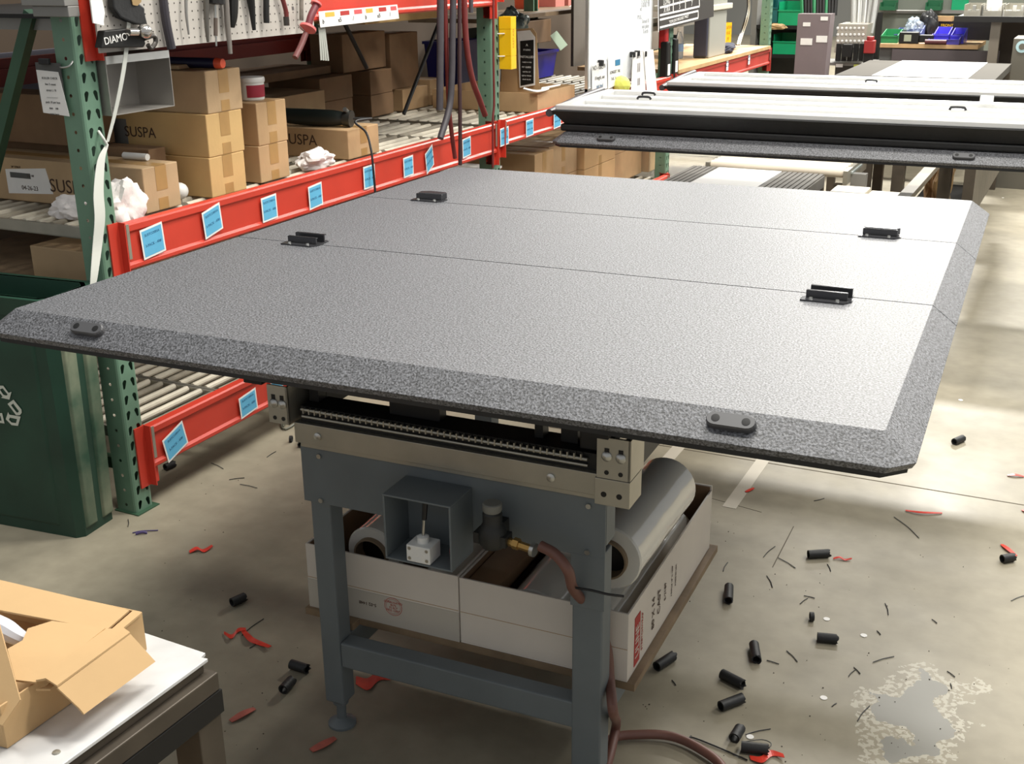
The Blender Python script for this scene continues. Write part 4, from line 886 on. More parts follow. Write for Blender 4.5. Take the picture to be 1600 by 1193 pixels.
tool('chisel', 'narrow dark blade hanging left of the screwdriver', [('blade', [(322, -20), (323, 40), (325, 66)], lambda t_: .010-.006*t_, mat('dull_blade', (104, 100, 94), .4, .6))])
tool('steel_rod', 'thin pale rod hanging in the middle of the pegboard', [('rod', [(291, -20), (291, 20), (295, 54)], lambda t_: .006-.003*t_, grey)])
tool('folding_knife', 'black pointed tool hanging right of the screwdriver', [('grip', [(364, -20), (364, 20), (363, 43)], lambda t_: .017-.010*t_**3, dark)])
tool('pry_blade', 'long black tapered tool with a bright edge on the pegboard', [('blade', [(389, -20), (393, 10), (397, 47)], lambda t_: .017-.011*t_, dark), ('edge', [(395, -20), (396, 8)], .004, white)])
tool('wrench', 'black flat wrench with round end near the middle of the pegboard', [('handle', [(416, -20), (416, 20), (416.5, 36)], .010, dark)])
tool('pliers', 'red-handled pliers hanging at the right of the pegboard', [('handle', [(436, -20), (446, 14), (448, 28)], .008, maroon), ('jaw', [(447, 26), (448, 40)], .010, mat('dull_jaw_steel', (70, 66, 62), .4, .5)), ('bright_bolt', [(457, 10), (458, 16)], .004, steel)])
tool('hanging_strip', 'grey jointed strip hanging near the right end of the pegboard', [('strip', [(471, -20), (471, 15), (471, 32)], .0075, mat('mottled_grey_strip', (120, 114, 104), .6, 0, .3, 30))])
tool('flat_bar', 'long translucent grey bar hanging below the pegboard edge', [('bar', [(352, -20), (356, 40), (360, 84)], lambda t_: .010-.003*t_, mat('smoky_plastic', (120, 114, 108), .3))])
cp = thing('black_cap', 'black cap with pale DIAMO lettering and a chrome tube on the pegboard', 'cap', (XP+.002, 0, 0))
cq = lambda px, py, x=XP+.03: at(px, py, x=x)-Vector((XP+.002, 0, 0))
bm = B(); P_ = [cq(159, 75), cq(164, 48), cq(196, 45), cq(222, 50), cq(228, 68), cq(225, 74)]; A_ = [bm.verts.new(p) for p in P_]; B_ = [bm.verts.new(p-Vector((.028, 0, 0))) for p in P_]; bridge(bm, A_, B_); bm.faces.new(A_); bm.faces.new(B_[::-1]); obj('cap_body', bm, dark, cp, bevel=.003)
o_ = cq(181, 61); text('lettering', 'DIAMO', .028, (o_.x+.0006, o_.y, o_.z), (0, 1, .10), (0, -.12, 1), paper, cp)
bm = B(); tube(bm, [cq(200, 50, XP+.04), cq(214, 50, XP+.04)], .011, 14, 4); bmesh.ops.create_icosphere(bm, subdivisions=3, radius=.021, matrix=Matrix.Translation(cq(226, 49, XP+.045))); obj('chrome_tube', bm, mat('chrome', (210, 206, 200), .15, .95), cp, smooth=True)
bm = B(); tube(bm, [cq(225, 60), cq(240, 56), cq(243, 66), cq(236, 75), cq(231, 70)], .007, 10, 6); obj('ball_joint', bm, mat('dull_jaw_steel', (70, 66, 62), .4, .5), cp, smooth=True)
gl = thing('work_glove', 'black work glove with tan cuff hanging over the black cap', 'glove', (XP+.004, 0, 0))
bm = B(); P_ = [cq(174, -12, XP+.03), cq(178, 14, XP+.03), cq(188, 28, XP+.03), cq(200, 33, XP+.03), cq(214, 38, XP+.03), cq(231, 40, XP+.03), cq(226, 20, XP+.03), cq(226, 12, XP+.03), cq(216, 4, XP+.03), cq(214, -12, XP+.03)]; A_ = [bm.verts.new(p) for p in P_]; B_ = [bm.verts.new(p-Vector((.024, 0, 0))) for p in P_]; bridge(bm, A_, B_); bm.faces.new(A_); bm.faces.new(B_[::-1]); obj('palm', bm, black, gl, bevel=.005)
bm = B(); P_ = [cq(203, -12, XP+.034), cq(207, 8, XP+.034), cq(214, 9, XP+.034), cq(220, 3, XP+.034), cq(220, -12, XP+.034)]; A_ = [bm.verts.new(p) for p in P_]; B_ = [bm.verts.new(p-Vector((.003, 0, 0))) for p in P_]; bridge(bm, A_, B_); bm.faces.new(A_); obj('cuff', bm, mat('tan_leather', (150, 124, 84), .8), gl)
bm = B(); P_ = [cq(140, -10), cq(146, 36), cq(163, 40), cq(162, 34), cq(164, 20), cq(158, -10)]; A_ = [bm.verts.new(p) for p in P_]; B_ = [bm.verts.new(p-Vector((.004, 0, 0))) for p in P_]; bridge(bm, A_, B_); bm.faces.new(A_); bm.faces.new(B_[::-1]); q = obj('plastic_bag', bm, paper); q.location = (XP+.002, 0, 0); tag(q, 'white torn plastic bag hanging at the left end of the pegboard', 'bag')

# label strip and wrapped reel on the upper beam
ls = thing('label_strip', 'white strip of colour-coded labels stuck along the upper red beam', 'label strip', (PX+.03, 0, 0))
def lp(px, py): p = at(px, py, x=PX+.03); return Vector((0, p.y, p.z))
A4 = [lp(500, 43), lp(623, 29), lp(620, 7), lp(497, 18)]
bm = B(); hexa(bm, [p for p in A4]+[p+Vector((.002, 0, 0)) for p in A4]); obj('strip', bm, paper, ls)
uv = lambda u, v: (A4[0]*(1-u)+A4[1]*u)*(1-v)+(A4[3]*(1-u)+A4[2]*u)*v+Vector((.0026, 0, 0))
ye = mat('amber_print', (226, 176, 70), .7); rr_ = mat('dark_red_print', (176, 48, 44), .7); pk = mat('pink_red_print', (214, 88, 90), .7)
for (u0_, u1_, m_, nm) in ((.07, .18, ye, 'EASY'), (.25, .36, rr_, 'MED'), (.42, .52, pk, 'HARD'), (.57, .66, ye, 'EASY'), (.74, .84, rr_, 'MED'), (.90, .98, pk, 'HARD')):
    bm = B(); pts = [uv(u0_, .62), uv(u1_, .62), uv(u1_, .90), uv(u0_, .90)]; bm.faces.new([bm.verts.new(p) for p in pts]); obj('colour_field', bm, m_, ls)
for (u_, s_) in ((.04, 'b'), (.235, 'x5'), (.40, '/'), (.56, 'b'), (.73, 'x5'), (.88, '/')):
    p = uv(u_, .35); text('strip_text', s_, .022, (p.x+.0004, p.y, p.z), (0, 1, .03), (0, 0, 1), dark, ls)
hd = thing('lever_handle', 'maroon plastic handle with a pink flange at the pegboard corner', 'handle', (-2.45, 0, 0))
hp = lambda px, py, x=-2.45: at(px, py, x=x)+Vector((2.45, 0, 0))
bm = B(); tube(bm, [hp(482, 40), hp(486, 25), hp(494, 8)], .0125, 14, 5); obj('grip', bm, mat('maroon_grip', (104, 36, 44), .5), hd, smooth=True)
bm = B(); a = hp(481, 44); b = hp(494, 6); d = (b-a).normalized(); cyl(bm, a-d*.004, a+d*.004, .029, 22); cyl(bm, b-d*.003, b+d*.004, .019, 20); obj('flange', bm, mat('pink_red_plastic', (222, 110, 108), .5), hd, smooth=True)
bm = B(); tube(bm, [hp(478, 52), hp(470, 72), hp(461, 90)], .010, 10, 4); obj('stem', bm, mat('dull_maroon_stem', (110, 60, 58), .5), hd, smooth=True)
bm = B(); P_ = [hp(466, 38), hp(469, 38), hp(492, 50), hp(486, 54)]; tube(bm, [hp(465, 38), hp(476, 49)], .002, 6, 0); obj('pin', bm, steel, hd)
o = thing('folded_papers', 'bundle of pale folded sheets hanging beside the maroon handle', 'papers', (PX+.02, 0, 0))
for k in range(4):
    a = at(499+k*2.5, 43, x=PX+.02); b = at(502+k*3.6, 94+k*.3, x=PX+.02); bm = B(); ribbon(bm, [a-Vector((PX+.02, 0, 0)), b-Vector((PX+.02, 0, 0))], .010, (0, 1, 0), .002, 0); obj('sheet', bm, mat('grey_paper', (166, 168, 160), .8), o)
# dark slanted rods below the upper beam
for (pa, pb_, l) in (((540, 40), (573, 106), 'dark slanted strut left, below the label strip'), ((684, 40), (631, 178), 'dark slanted strut leaning toward the roller tracks')):
    a = at(*pa, x=-2.85); b = at(*pb_, x=-2.85); a = b+(a-b)*((1.499-b.z)/(a.z-b.z)); bm = B(); cyl(bm, a, b, .009, 8); tag(obj('strut', bm, dark, smooth=True), l, 'strut')
o = carton('tan flat carton on the shelf above the hanging hoses', 4.9, 5.6, 1.36, 1.43, -3.2, .3, cardl, tape_end=False)

# ------------------------------------------------------------------ hanging hoses
def hose(nm, label, pts, r, m_, x=-2.46, rs=None):
    P = [at(p[0], p[1], x=(p[2] if len(p) > 2 else x)) for p in pts]
    bm = B(); tube(bm, P, r, 12, 7, rs=rs); tag(obj(nm, bm, m_, smooth=True), label, 'hose')
hose('rubber_hose', 'straight dark grey hose ending above the rollers, leftmost of the hanging bundle', [(688, -40), (688, 60), (687, 172)], .015, darkhose)
hose('rubber_hose', 'dark grey hose curving left to a cut end over the red beam', [(709, -40), (707, 60), (706, 120), (702, 168), (688, 216)], .014, darkhose, -2.44)
hose('rubber_hose', 'thin straight dark maroon hose reaching down to the big cover', [(718, -40), (718, 100), (719, 200), (719, 258)], .0085, mat('very_dark_maroon', (58, 36, 38), .5), -2.42)
hose('rubber_hose', 'red hose behind the dark ones, ending low on the beam', [(694, -40), (698, 80), (701, 160), (706, 210), (711, 247)], .0095, maroon, -2.47)
hose('rubber_hose', 'maroon hose bending right across the far green upright', [(724, -40), (728, 60), (737, 120), (749, 155), (758, 180)], .013, maroon, -2.45)
hose('rubber_hose', 'short dark hose at the top right of the hanging bundle', [(736, -40), (736, 20)], .010, darkhose, -2.47)
hose('rubber_hose', 'thin maroon air line running down beside the far green upright', [(771, -40), (771, 80), (772, 160), (770, 190), (770, 262)], .0055, maroon, -2.53)

# ------------------------------------------------------------------ second bay: holder, flyer carton, bins, whiteboard
yh = thing('yellow_holder', 'bright yellow plastic tube holder tied to the far green upright', 'holder', (PX+.03, 5.09, 0))
za = at(780, 27, x=PX+.03).z; zb2 = at(780, 110, x=PX+.03).z
bm = B(); 
for (f0, f1, r_) in ((0, .25, .031), (.25, .255, .028), (.255, .76, .031), (.76, .765, .028), (.765, 1, .031)): z0_, z1_ = zb2+(za-zb2)*f0, zb2+(za-zb2)*f1; box(bm, (-r_, -r_*.9, z0_), (r_, r_*.9, z1_))
obj('body', bm, yellow, yh, bevel=.006)
text('moulded_text', 'FIRST AID', .02, (.0315, 0, (za+zb2)/2+.02), (0, 0, 1), (0, -1, 0), mat('amber_text', (190, 140, 20), .5), yh)
for f in (.27, .70): bm = B(); tube(bm, [(-.06, -.06, zb2+(za-zb2)*f), (-.03, -.045, zb2+(za-zb2)*f-.004), (.0, -.03, zb2+(za-zb2)*f-.004)], .0025, 6, 4); obj('cable_tie', bm, paper, yh)
# open flyer carton : low tray with standing back
X2 = -2.60
fc = thing('flyer_carton', 'open brown carton tray of folded flyers in the second rack bay', 'box', (X2, 0, ZS))
ya_, yb_ = at(840, 163, x=X2).y, at(898, 148, x=X2).y
zt_ = at(840, 146, x=X2).z-ZS; y0_ = ya_; y1_ = yb_; print('FLY', ya_, yb_, zt_)
t = .004; bm = B(); DX = .62
box(bm, (-DX, y0_, 0), (0, y1_, t)); box(bm, (-DX, y0_, t), (0, y0_+t, zt_)); box(bm, (-DX, y1_-t, t), (0, y1_, zt_)); box(bm, (-t, y0_+t, t), (0, y1_-t, zt_)); box(bm, (-DX, y0_+t, t), (-DX+t, y1_-t, zt_)); obj('tray_body', bm, card, fc, bevel=.001)
bp = lambda px, py: (lambda p: (p.x-X2, p.y, p.z-ZS))(at(px, py, y=y0_+.30))
bm = B(); P_ = [bp(782, 150), bp(785, 50), bp(790, 46), bp(832, 44), bp(838, 52), bp(842, 130), bp(846, 150)]; A_ = [bm.verts.new(p) for p in P_]; B_ = [bm.verts.new((p[0], p[1]+.004, p[2])) for p in P_]; bridge(bm, A_, B_); bm.faces.new(A_); bm.faces.new(B_[::-1]); obj('standing_lid', bm, card, fc)
fp = lambda px, py, y=None: (lambda p: (p.x, p.y, p.z))(at(px, py, y=y0_+.285))
fl_ = thing('flyer', 'tall white flyer with a black printed panel standing in the open carton', 'flyer', (0, 0, 0))
def fquad(nm, pts, m_, dy=0):
    bm = B(); P_ = [Vector(fp(*p))+Vector((0, dy, 0)) for p in pts]; A_ = [bm.verts.new(p) for p in P_]; B_ = [bm.verts.new(p+Vector((0, .0012, 0))) for p in P_]; bridge(bm, A_, B_); bm.faces.new(A_); bm.faces.new(B_[::-1]); return obj(nm, bm, m_, fl_)
fquad('sheet', [(812, 137), (808, 49), (828, 47), (836, 58), (836, 133)], paper)
fquad('black_panel', [(813.5, 134), (813, 64), (834, 62), (834, 130)], dark, -.0018)
for (s, px, py, sz_) in (('^', 823.5, 72, .03), ('STUDIO', 823.5, 78, .012), ('INSTALLED', 823.5, 89, .0165), ('ready in a day', 823.5, 97, .010), ('FIT GUIDE', 823, 105, .012), ('seal the rail', 823, 112, .010), ('tighten clamps', 823, 118, .010), ('check the fit', 823, 124, .010)):
    p = fp(px, py); text('flyer_text', s, sz_, (p[0], p[1]-.0024, p[2]), (1, 0, 0), (0, 0, 1), paper, fl_)
o = thing('flyer', 'white paper strip leaning beside the yellow holder', 'flyer', (0, 0, 0)); bm = B(); P_ = [Vector(fp(*p))+Vector((0, -.10, 0)) for p in ((783, 145), (788, 96), (793, 94), (795, 100), (793, 145))]; A_ = [bm.verts.new(p) for p in P_]; B_ = [bm.verts.new(p+Vector((0, .002, 0))) for p in P_]; bridge(bm, A_, B_); bm.faces.new(A_); bm.faces.new(B_[::-1]); obj('sheet', bm, paper, o)
for k, (pts, l) in enumerate((([(818, 140), (835, 144), (848, 143), (858, 140)], 'white folded leaflet lying open in the flyer carton'), ([(846, 140), (862, 137), (876, 134)], 'second white leaflet at the right of the flyer carton'))):
    bm = B(); P = [at(px, py-2, z=ZS+zt_+.012) for px, py in pts]; ribbon(bm, P, .07, (-.4, 1, 0), .004, 6); tag(obj('leaflet', bm, paper), l, 'leaflet')
# goods behind, seen through the second bay
def bin_(nm, label, x0, x1, y0, y1, z0, h, m_, lipf=True, cat='bin'):
    r = thing(nm, label, cat, (x0, y0, z0)); a, b = x1-x0, y1-y0; t = .006; bm = B(); f = .02
    o_ = [(f, f), (a-f, f), (a-f, b-f), (f, b-f)]; u_ = [(0, 0), (a, 0), (a, b), (0, b)]
    hexa(bm, [(p[0], p[1], 0) for p in o_]+[(p[0], p[1], t) for p in o_])
    for i in range(4):
        p, q = o_[i], o_[(i+1) % 4]; p2, q2 = u_[i], u_[(i+1) % 4]; n = Vector((-(q2[1]-p2[1]), q2[0]-p2[0], 0)).normalized()*t
        hexa(bm, [(p[0], p[1], t), (q[0], q[1], t), (q[0]+n.x, q[1]+n.y, t), (p[0]+n.x, p[1]+n.y, t), (p2[0], p2[1], h), (q2[0], q2[1], h), (q2[0]+n.x, q2[1]+n.y, h), (p2[0]+n.x, p2[1]+n.y, h)])
    obj('tub', bm, m_, r)
    bm = B(); box(bm, (-.008, -.008, h-.016), (a+.008, -.0005, h)); box(bm, (-.008, b+.0005, h-.016), (a+.008, b+.008, h)); box(bm, (-.008, -.0005, h-.016), (-.0005, b+.0005, h)); box(bm, (a+.0005, -.0005, h-.016), (a+.008, b+.0005, h)); obj('rim', bm, m_, r)
    return r
XBk = -3.35
p0 = at(843, 128, x=XBk); p1_ = at(893, 92, x=XBk)
bin_('storage_bin', 'deep blue plastic bin behind the flyer carton', XBk-.22, XBk, 7.0, 7.46, ZS, .17, blue)
bin_('storage_bin', 'dark blue bin edge behind the yellow holder', -3.60, -3.38, 6.12, 6.42, ZS, .30, mat('dark_blue_plastic', (34, 34, 110), .4))
carton('dark brown carton between the white tag and the whiteboard, above the blue bin', 6.95, 7.47, 1.12, 1.265, -3.40, .2, cardb, tape_end=False)
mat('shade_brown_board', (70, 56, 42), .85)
o = thing('dark_green_sack', 'dark blue-green sack behind the flyer carton', 'sack', (-3.52, 6.72, ZS)); ragmesh('fabric', None, (0, 0, 0), (.12, .22, .26), m=mat('dark_teal_fabric', (34, 52, 62), .9), seed=11, parent=o)
tg = thing('hang_tag', 'tilted pale green paper tag on the dark carton behind the flyers', 'tag', (-3.30, 0, 0)); hp2 = lambda px, py: at(px, py, x=-3.30)+Vector((3.30, 0, 0))
bm = B(); P_ = [hp2(860, 56), hp2(870, 48), hp2(887, 70), hp2(876, 79)]; A_ = [bm.verts.new(p) for p in P_]; B_ = [bm.verts.new(p-Vector((.002, 0, 0))) for p in P_]; bridge(bm, A_, B_); bm.faces.new(A_); bm.faces.new(B_[::-1]); obj('card', bm, mat('pale_green_paper', (178, 200, 178), .8), tg)
ragmesh('crumpled_film', 'heap of crumpled clear and cyan plastic film above the flyer carton', at(805, 28, x=-3.3)-Vector((0, 0, .08)), (.10, .13, .10), m=mat('grey_cyan_film', (150, 178, 182), .3, 0, .5, 14), seed=21)
bpy.context.scene.collection.objects[-1]
o = thing('storage_box', 'grey open box under the crumpled film', 'box', (-3.5, 0, 0)); a_ = at(790, 40, x=-3.34); b_ = at(818, 40, x=-3.34); bm = B(); box(bm, (-.1, a_.y, a_.z-.12), (.16, b_.y, a_.z-.02)); obj('body', bm, mat('grey_green_box', (96, 104, 98), .7), o)
q = at(860, 25, x=-3.6)
bm = B(); box(bm, (-3.9, 6.45, 1.285), (-3.40, 9.0, 1.310)); tag(obj('shelf_board', bm, woodd), 'wooden shelf board with dust on it, behind the tagged carton', 'shelf board')
bm = B(); box(bm, (-4.3, 2.0, 0), (-4.2, 12.0, 2.2)); tag(obj('partition_board', bm, mat('shade_brown_board', (96, 74, 50), .85)), 'dark brown boarding along the back of the rack bays', 'panel')  # added dark sheet: covers the bright wall, stands in for dark clutter
for (px0, px1, z_, m_, l) in ((868, 882, 0, mat('salmon_plastic', (200, 128, 118), .6), 'salmon pink box behind the shelf board, left one'), (888, 906, 0, mat('salmon_plastic', (200, 128, 118), .6), 'salmon pink box behind the shelf board, beside the white sheet'), (834, 842, 0, orange, 'orange box at the left end of the rear shelf board')):
    a_ = at(px0, 10, x=-3.7); b_ = at(px1, 10, x=-3.7); bm = B(); box(bm, (-3.85, a_.y, 1.3105), (-3.7, b_.y, 1.55)); tag(obj('plastic_box', bm, m_), l, 'box')
bm = B(); P_ = [at(889, 22, x=-3.62), at(906, 22, x=-3.62), at(906, 12, x=-3.62)]; P_ = [(P_[0].y, 1.3105), (P_[1].y, 1.3105), (P_[2].y, max(1.36, P_[2].z))]; prism(bm, P_, lambda p: (-3.62, p[0], p[1]), lambda p: (-3.60, p[0], p[1])); tag(obj('white_wedge', bm, paper), 'white paper wedge on the rear shelf board', 'paper')

# whiteboard
XW = PX+.03
wb = thing('whiteboard', 'large whiteboard with grey writing hung on the rack front', 'whiteboard', (XW, 0, 0))
wy0, wy1 = at(918, 60, x=XW).y, at(1018, 60, x=XW).y; wz0 = at(930, 140, x=XW).z
wp = lambda px, py, e=.0: at(px, py, x=XW+e)-Vector((XW, 0, 0))
zbL, zbR = wp(918, 138).z, wp(1020, 118).z; wzb = min(zbL, zbR)+.0
bm = B(); box(bm, (-.012, wy0+.012, wzb+.02), (-.002, wy1-.006, 1.75)); obj('board', bm, boardw, wb)
bm = B(); box(bm, (-.014, wy0, wzb), (.003, wy0+.014, 1.75)); box(bm, (-.014, wy1-.008, wzb), (.003, wy1, 1.75)); box(bm, (-.014, wy0, wzb), (.004, wy1, wzb+.02)); obj('frame', bm, alu, wb)
for (s, px, py, sz_) in (('5 DOOR', 1009, 2, .038), ('J-RAIL 78', 1009, 8, .036), ('m.', 1002, 14, .034), ('PULL', 1000, 27, .034), ('Struck B', 1009, 33, .034), ('not plate', 1009, 41, .034), ('Torch', 1009, 49, .036)):
    p = wp(px, py); text('handwriting', s, sz_, (-.0014, p.y, p.z), (0, 1, 0), (0, 0, 1), mat('grey_marker', (150, 152, 156), .7), wb)
def note(label, pts, lines, m_=paper, x=.008, extra=None):
    r = thing('paper_note', label, 'paper', (XW, 0, 0)); P_ = [wp(*p)+Vector((x, 0, 0)) for p in pts]; bm = B(); A_ = [bm.verts.new(p) for p in P_]; B_ = [bm.verts.new(p-Vector((.0012, 0, 0))) for p in P_]; bridge(bm, A_, B_); bm.faces.new(A_); bm.faces.new(B_[::-1]); obj('sheet', bm, m_, r)
    for (s, px, py, sz_, mm) in lines:
        p = wp(px, py); text('note_text', s, sz_, (x+.0006, p.y, p.z), (0, 1, 0), (0, 0, 1), mm, r)
    return r
gk = mat('faint_ink', (120, 116, 120), .8)
n1 = note('white note with large lettering at the lower left of the whiteboard', [(923, 142), (923, 100), (946, 95), (947, 138)], [('NO - CREW', 934, 105, .036, dark), ('if length, use', 935, 121, .028, dark), ('ask lead', 935, 134, .03, blueD)])
n2 = note('white note with a blue square at the bottom of the whiteboard', [(948, 139), (948, 87), (971, 86), (971, 128)], [('LONGEST TAIL', 959, 112, .024, dark), ('TAIL 24 inch', 959, 122, .024, gk)])
a_ = wp(959, 103); b_ = wp(967, 92); bm = B(); box(bm, (.0086, a_.y, a_.z), (.0092, b_.y, b_.z)); obj('blue_square', bm, mat('teal_blue_print', (48, 120, 160), .6), n2)
n3 = note('white printed sheet with three dark columns leaning below the whiteboard', [(981, 142), (984, 82), (1002, 80), (1004, 142)], [('SAFETY', 993, 89, .022, gk), ('III', 993, 106, .075, mat('dark_violet_ink', (92, 80, 88), .8)), ('III', 993, 128, .06, mat('dark_violet_ink', (92, 80, 88), .8))], x=.02)
n4 = note('blank white sheet leaning at the right corner of the whiteboard', [(1005, 143), (1000, 79), (1015, 77), (1021, 142)], [], x=.024)
for i, (nn, px, py) in enumerate(((n1, 935, 97), (n3, 985, 84), (n3, 992, 82), (n3, 1003, 83))):
    p = wp(px, py); bm = B(); box(bm, (.0, p.y-.012, p.z-.02), (.03, p.y+.012, p.z+.012)); obj('binder_clip', bm, black, nn, bevel=.003)
q = wp(963, 130); bm = B(); bmesh.ops.create_icosphere(bm, subdivisions=2, radius=.055); o = obj('yellow_sponge', bm, yellowp); o.location = (XW+.03, q.y, q.z-.01); tag(o, 'pale yellow crumpled sponge between the notes and the second cover', 'sponge')

# ------------------------------------------------------------------ beyond the third upright: sign, computer, bottle
X3 = PX+.03
def P3(px, py, x=X3): return at(px, py, x=x)
sg = thing('size_chart_sign', 'black tilted sign with a white ruled chart beyond the whiteboard', 'sign', (0, 0, 0))
SGX = PX+.05; Q = [P3(1031, 48, SGX), P3(1115, 26, SGX), P3(1116, -60, SGX), P3(1028, -60, SGX)]
bm = B(); hexa(bm, Q+[q-Vector((.01, 0, 0)) for q in Q]); obj('board', bm, mat('black_sign_face', (60, 56, 54), .5), sg)
def sl_(a, b, w_=.012, m_=paper, nm='white_rule'):
    a = P3(*a, SGX+.001); b = P3(*b, SGX+.001); d = (b-a).normalized(); s = Vector((0, -d.z, d.y))*w_/2; bm = B(); bm.faces.new([bm.verts.new(v) for v in (a-s, b-s, b+s, a+s)]); return obj(nm, bm, m_, sg)
for a, b in (((1031, 24), (1093, 10)), ((1031, 12), (1093, -4)), ((1031, 43), (1091, 28)), ((1031, 31), (1091, 17)), ((1029, 50), (1028, -40)), ((1093, 10), (1091, -40)), ((1091, 28), (1091, 17)), ((1052, 19), (1052, -30)), ((1071, 15), (1071, -30))): sl_(a, b)
for (s, px, py, sz_) in (('XTRA', 1042, 15, .045), ('5', 1062, 10, .045), ('7', 1081, 6, .045), ('LONG', 1042, 3, .045), ('4', 1062, -1, .045), ('1', 1081, -5, .045), ('"YOUR JOB IS MEASURED TWICE"', 1061, 30, .026)):
    p = P3(px, py, SGX+.002); text('sign_lettering', s, sz_, p, (0, 1, .05), (0, 0, 1), paper, sg)
wt = thing('wooden_worktop', 'pale wooden top board on the far red beam', 'worktop', (0, 0, 0)); bm = B(); box(bm, (PX-.7, 7.62, .92), (PX+.03, 9.98, .945)); obj('board', bm, wood, wt)
cpu = thing('computer_tower', 'grey computer tower standing on the far wooden top', 'computer', (PX-.22, 8.55, .946)); bm = B(); ya_ = P3(1103, 60, PX-.0).y
box(bm, (0, 0, 0), (.12, .42, .42)); obj('case', bm, mat('pale_grey_case', (150, 150, 142), .45), cpu, bevel=.008); bm = B(); box(bm, (.008, -.02, .01), (.112, -.0005, .41)); obj('front_bezel', bm, mat('blue_grey_bezel', (70, 72, 88), .35), cpu, bevel=.012)
qc = at(1107, 91, z=.946); cpu.location = (qc.x-.12, qc.y, .946)
bt = thing('water_bottle', 'clear water bottle with white cap in front of the computer tower', 'bottle', (at(1086, 85, z=.946).x, min(at(1086, 85, z=.946).y, qc.y-.08), .946))
bm = B(); lathe(bm, [(0, 0), (.032, 0), (.034, .006), (.034, .115), (.030, .14), (.014, .185), (.013, .19), (0, .19)], n=20); obj('body', bm, clear, bt, smooth=True)
bm = B(); lathe(bm, [(0, .191), (.0145, .191), (.0145, .21), (0, .211)], n=16); obj('cap', bm, white, bt, smooth=True)
bm = B(); lathe(bm, [(.0345, .05), (.0348, .052), (.0348, .10), (.0345, .102)], n=20); obj('label_band', bm, mat('pale_blue_label', (130, 160, 200), .5), bt, smooth=True)
bt2 = thing('spray_can', 'slim grey spray can on the far wooden top near the third upright', 'can', (PX-.12, P3(1058, 85, PX-.1).y, .946)); bm = B(); lathe(bm, [(0, 0), (.026, 0), (.026, .15), (.016, .165), (0, .165)], n=18); obj('body', bm, grey, bt2, smooth=True); bm = B(); lathe(bm, [(0, .166), (.014, .166), (.014, .20), (0, .2)], n=14); obj('cap', bm, black, bt2, smooth=True)
q = P3(1043, 58, PX+.0); bm = B(); box(bm, (PX-.05, q.y-.03, q.z-.07), (PX+.0, q.y+.03, q.z+.07)); tag(obj('red_tool_grip', bm, mat('bright_red_plastic', (206, 50, 50), .4), bevel=.01), 'short red grip hanging beside the third upright', 'grip')
for k, (px, py, l) in enumerate(((1046, 95, 'black holster with a white sticker beside the third upright'), (1058, 90, 'second black holster with a white sticker, leaning right'))):
    q = P3(px, py, PX+.02); r = thing('holster', l, 'holster', (PX+.0, q.y, q.z)); bm = B(); hexa(bm, [(-.03, -.05, -.13), (.02, -.05, -.13), (.02, .05, -.13), (-.03, .05, -.13), (-.03, -.04, .12), (.02, -.04, .12), (.02, .02, .12), (-.03, .02, .12)]); obj('body', bm, dark, r, bevel=.008); bm = B(); box(bm, (.0205, -.03, -.09), (.0215, .015, -.02)); obj('sticker', bm, paper, r)
q = P3(1137, 70, PX-.2); yb5 = thing('yellow_sign', 'small yellow folded card standing on the far wooden top', 'card', (PX-.2, P3(1137, 70, PX-.2).y, .946)); bm = B(); box(bm, (-.002, -.08, .0), (.0, .08, .20)); box(bm, (-.05, .08, 0), (.002, .083, .20)); obj('card', bm, yellow, yb5)
for k in range(4): text('card_text', ['CAUTION', 'WEAR', 'EYE', 'CARE'][k], .035, (.0008, -.0, .165-.043*k), (0, 1, 0), (0, 0, 1), mat('amber_text', (190, 140, 20), .5), yb5)
pd = thing('cable_bundle', 'bundle of pale cables hanging above the far wooden top', 'cables', (0, 0, 0))
for k in range(4):
    bm = B(); tube(bm, [P3(1167+k*.8, -20, PX-.1), P3(1168+k, 10, PX-.1), P3(1164+k*1.4, 30, PX-.1), P3(1158+k*1.2, 50, PX-.12), P3(1151+k*1.5, 70, PX-.1)], .006, 6, 5); obj('cable', bm, mat('ivory_cable', (210, 200, 176), .5) if k % 2 else blackp, pd, smooth=True)
ragmesh('dark_gloves', 'pair of dark blue gloves lying on the far wooden top', (PX-.12, P3(1135, 78, PX-.1).y, .946), (.10, .24, .05), m=mat('dark_blue_fabric', (44, 46, 62), .9), seed=31)
bm = B(); box(bm, (PX-.75, 7.62, .946), (PX-.73, 9.98, 1.6)); tag(obj('partition_board', bm, mat('grey_brown_panel', (104, 98, 90), .7)), 'grey-brown panel behind the computer tower', 'panel')
bm = B(); a_ = P3(1128, 22, PX-.45); box(bm, (PX-.47, 7.7, a_.z-.045), (PX-.44, 9.95, a_.z+.045)); sb_ = obj('perforated_strut', bm, grey); tag(sb_, 'grey perforated steel strut behind the cable bundle', 'strut')
for k in range(7): bm = B(); box(bm, (PX-.4395, 8.4+.22*k, a_.z-.012), (PX-.4385, 8.48+.22*k, a_.z+.012)); obj('slot', bm, dark, sb_)
r = thing('printer', 'pale grey office machine above the computer tower', 'machine', (PX-.3, 0, 0)); a_ = P3(1097, 9, PX-.1); b_ = P3(1120, 9, PX-.1); bm = B(); box(bm, (-.1, a_.y, a_.z), (.2, b_.y+.1, a_.z+.3)); box(bm, (-.15, a_.y-.05, a_.z-.04), (.25, b_.y+.25, a_.z-.0005)); obj('case', bm, mat('ivory_case', (196, 192, 178), .5), r, bevel=.006)
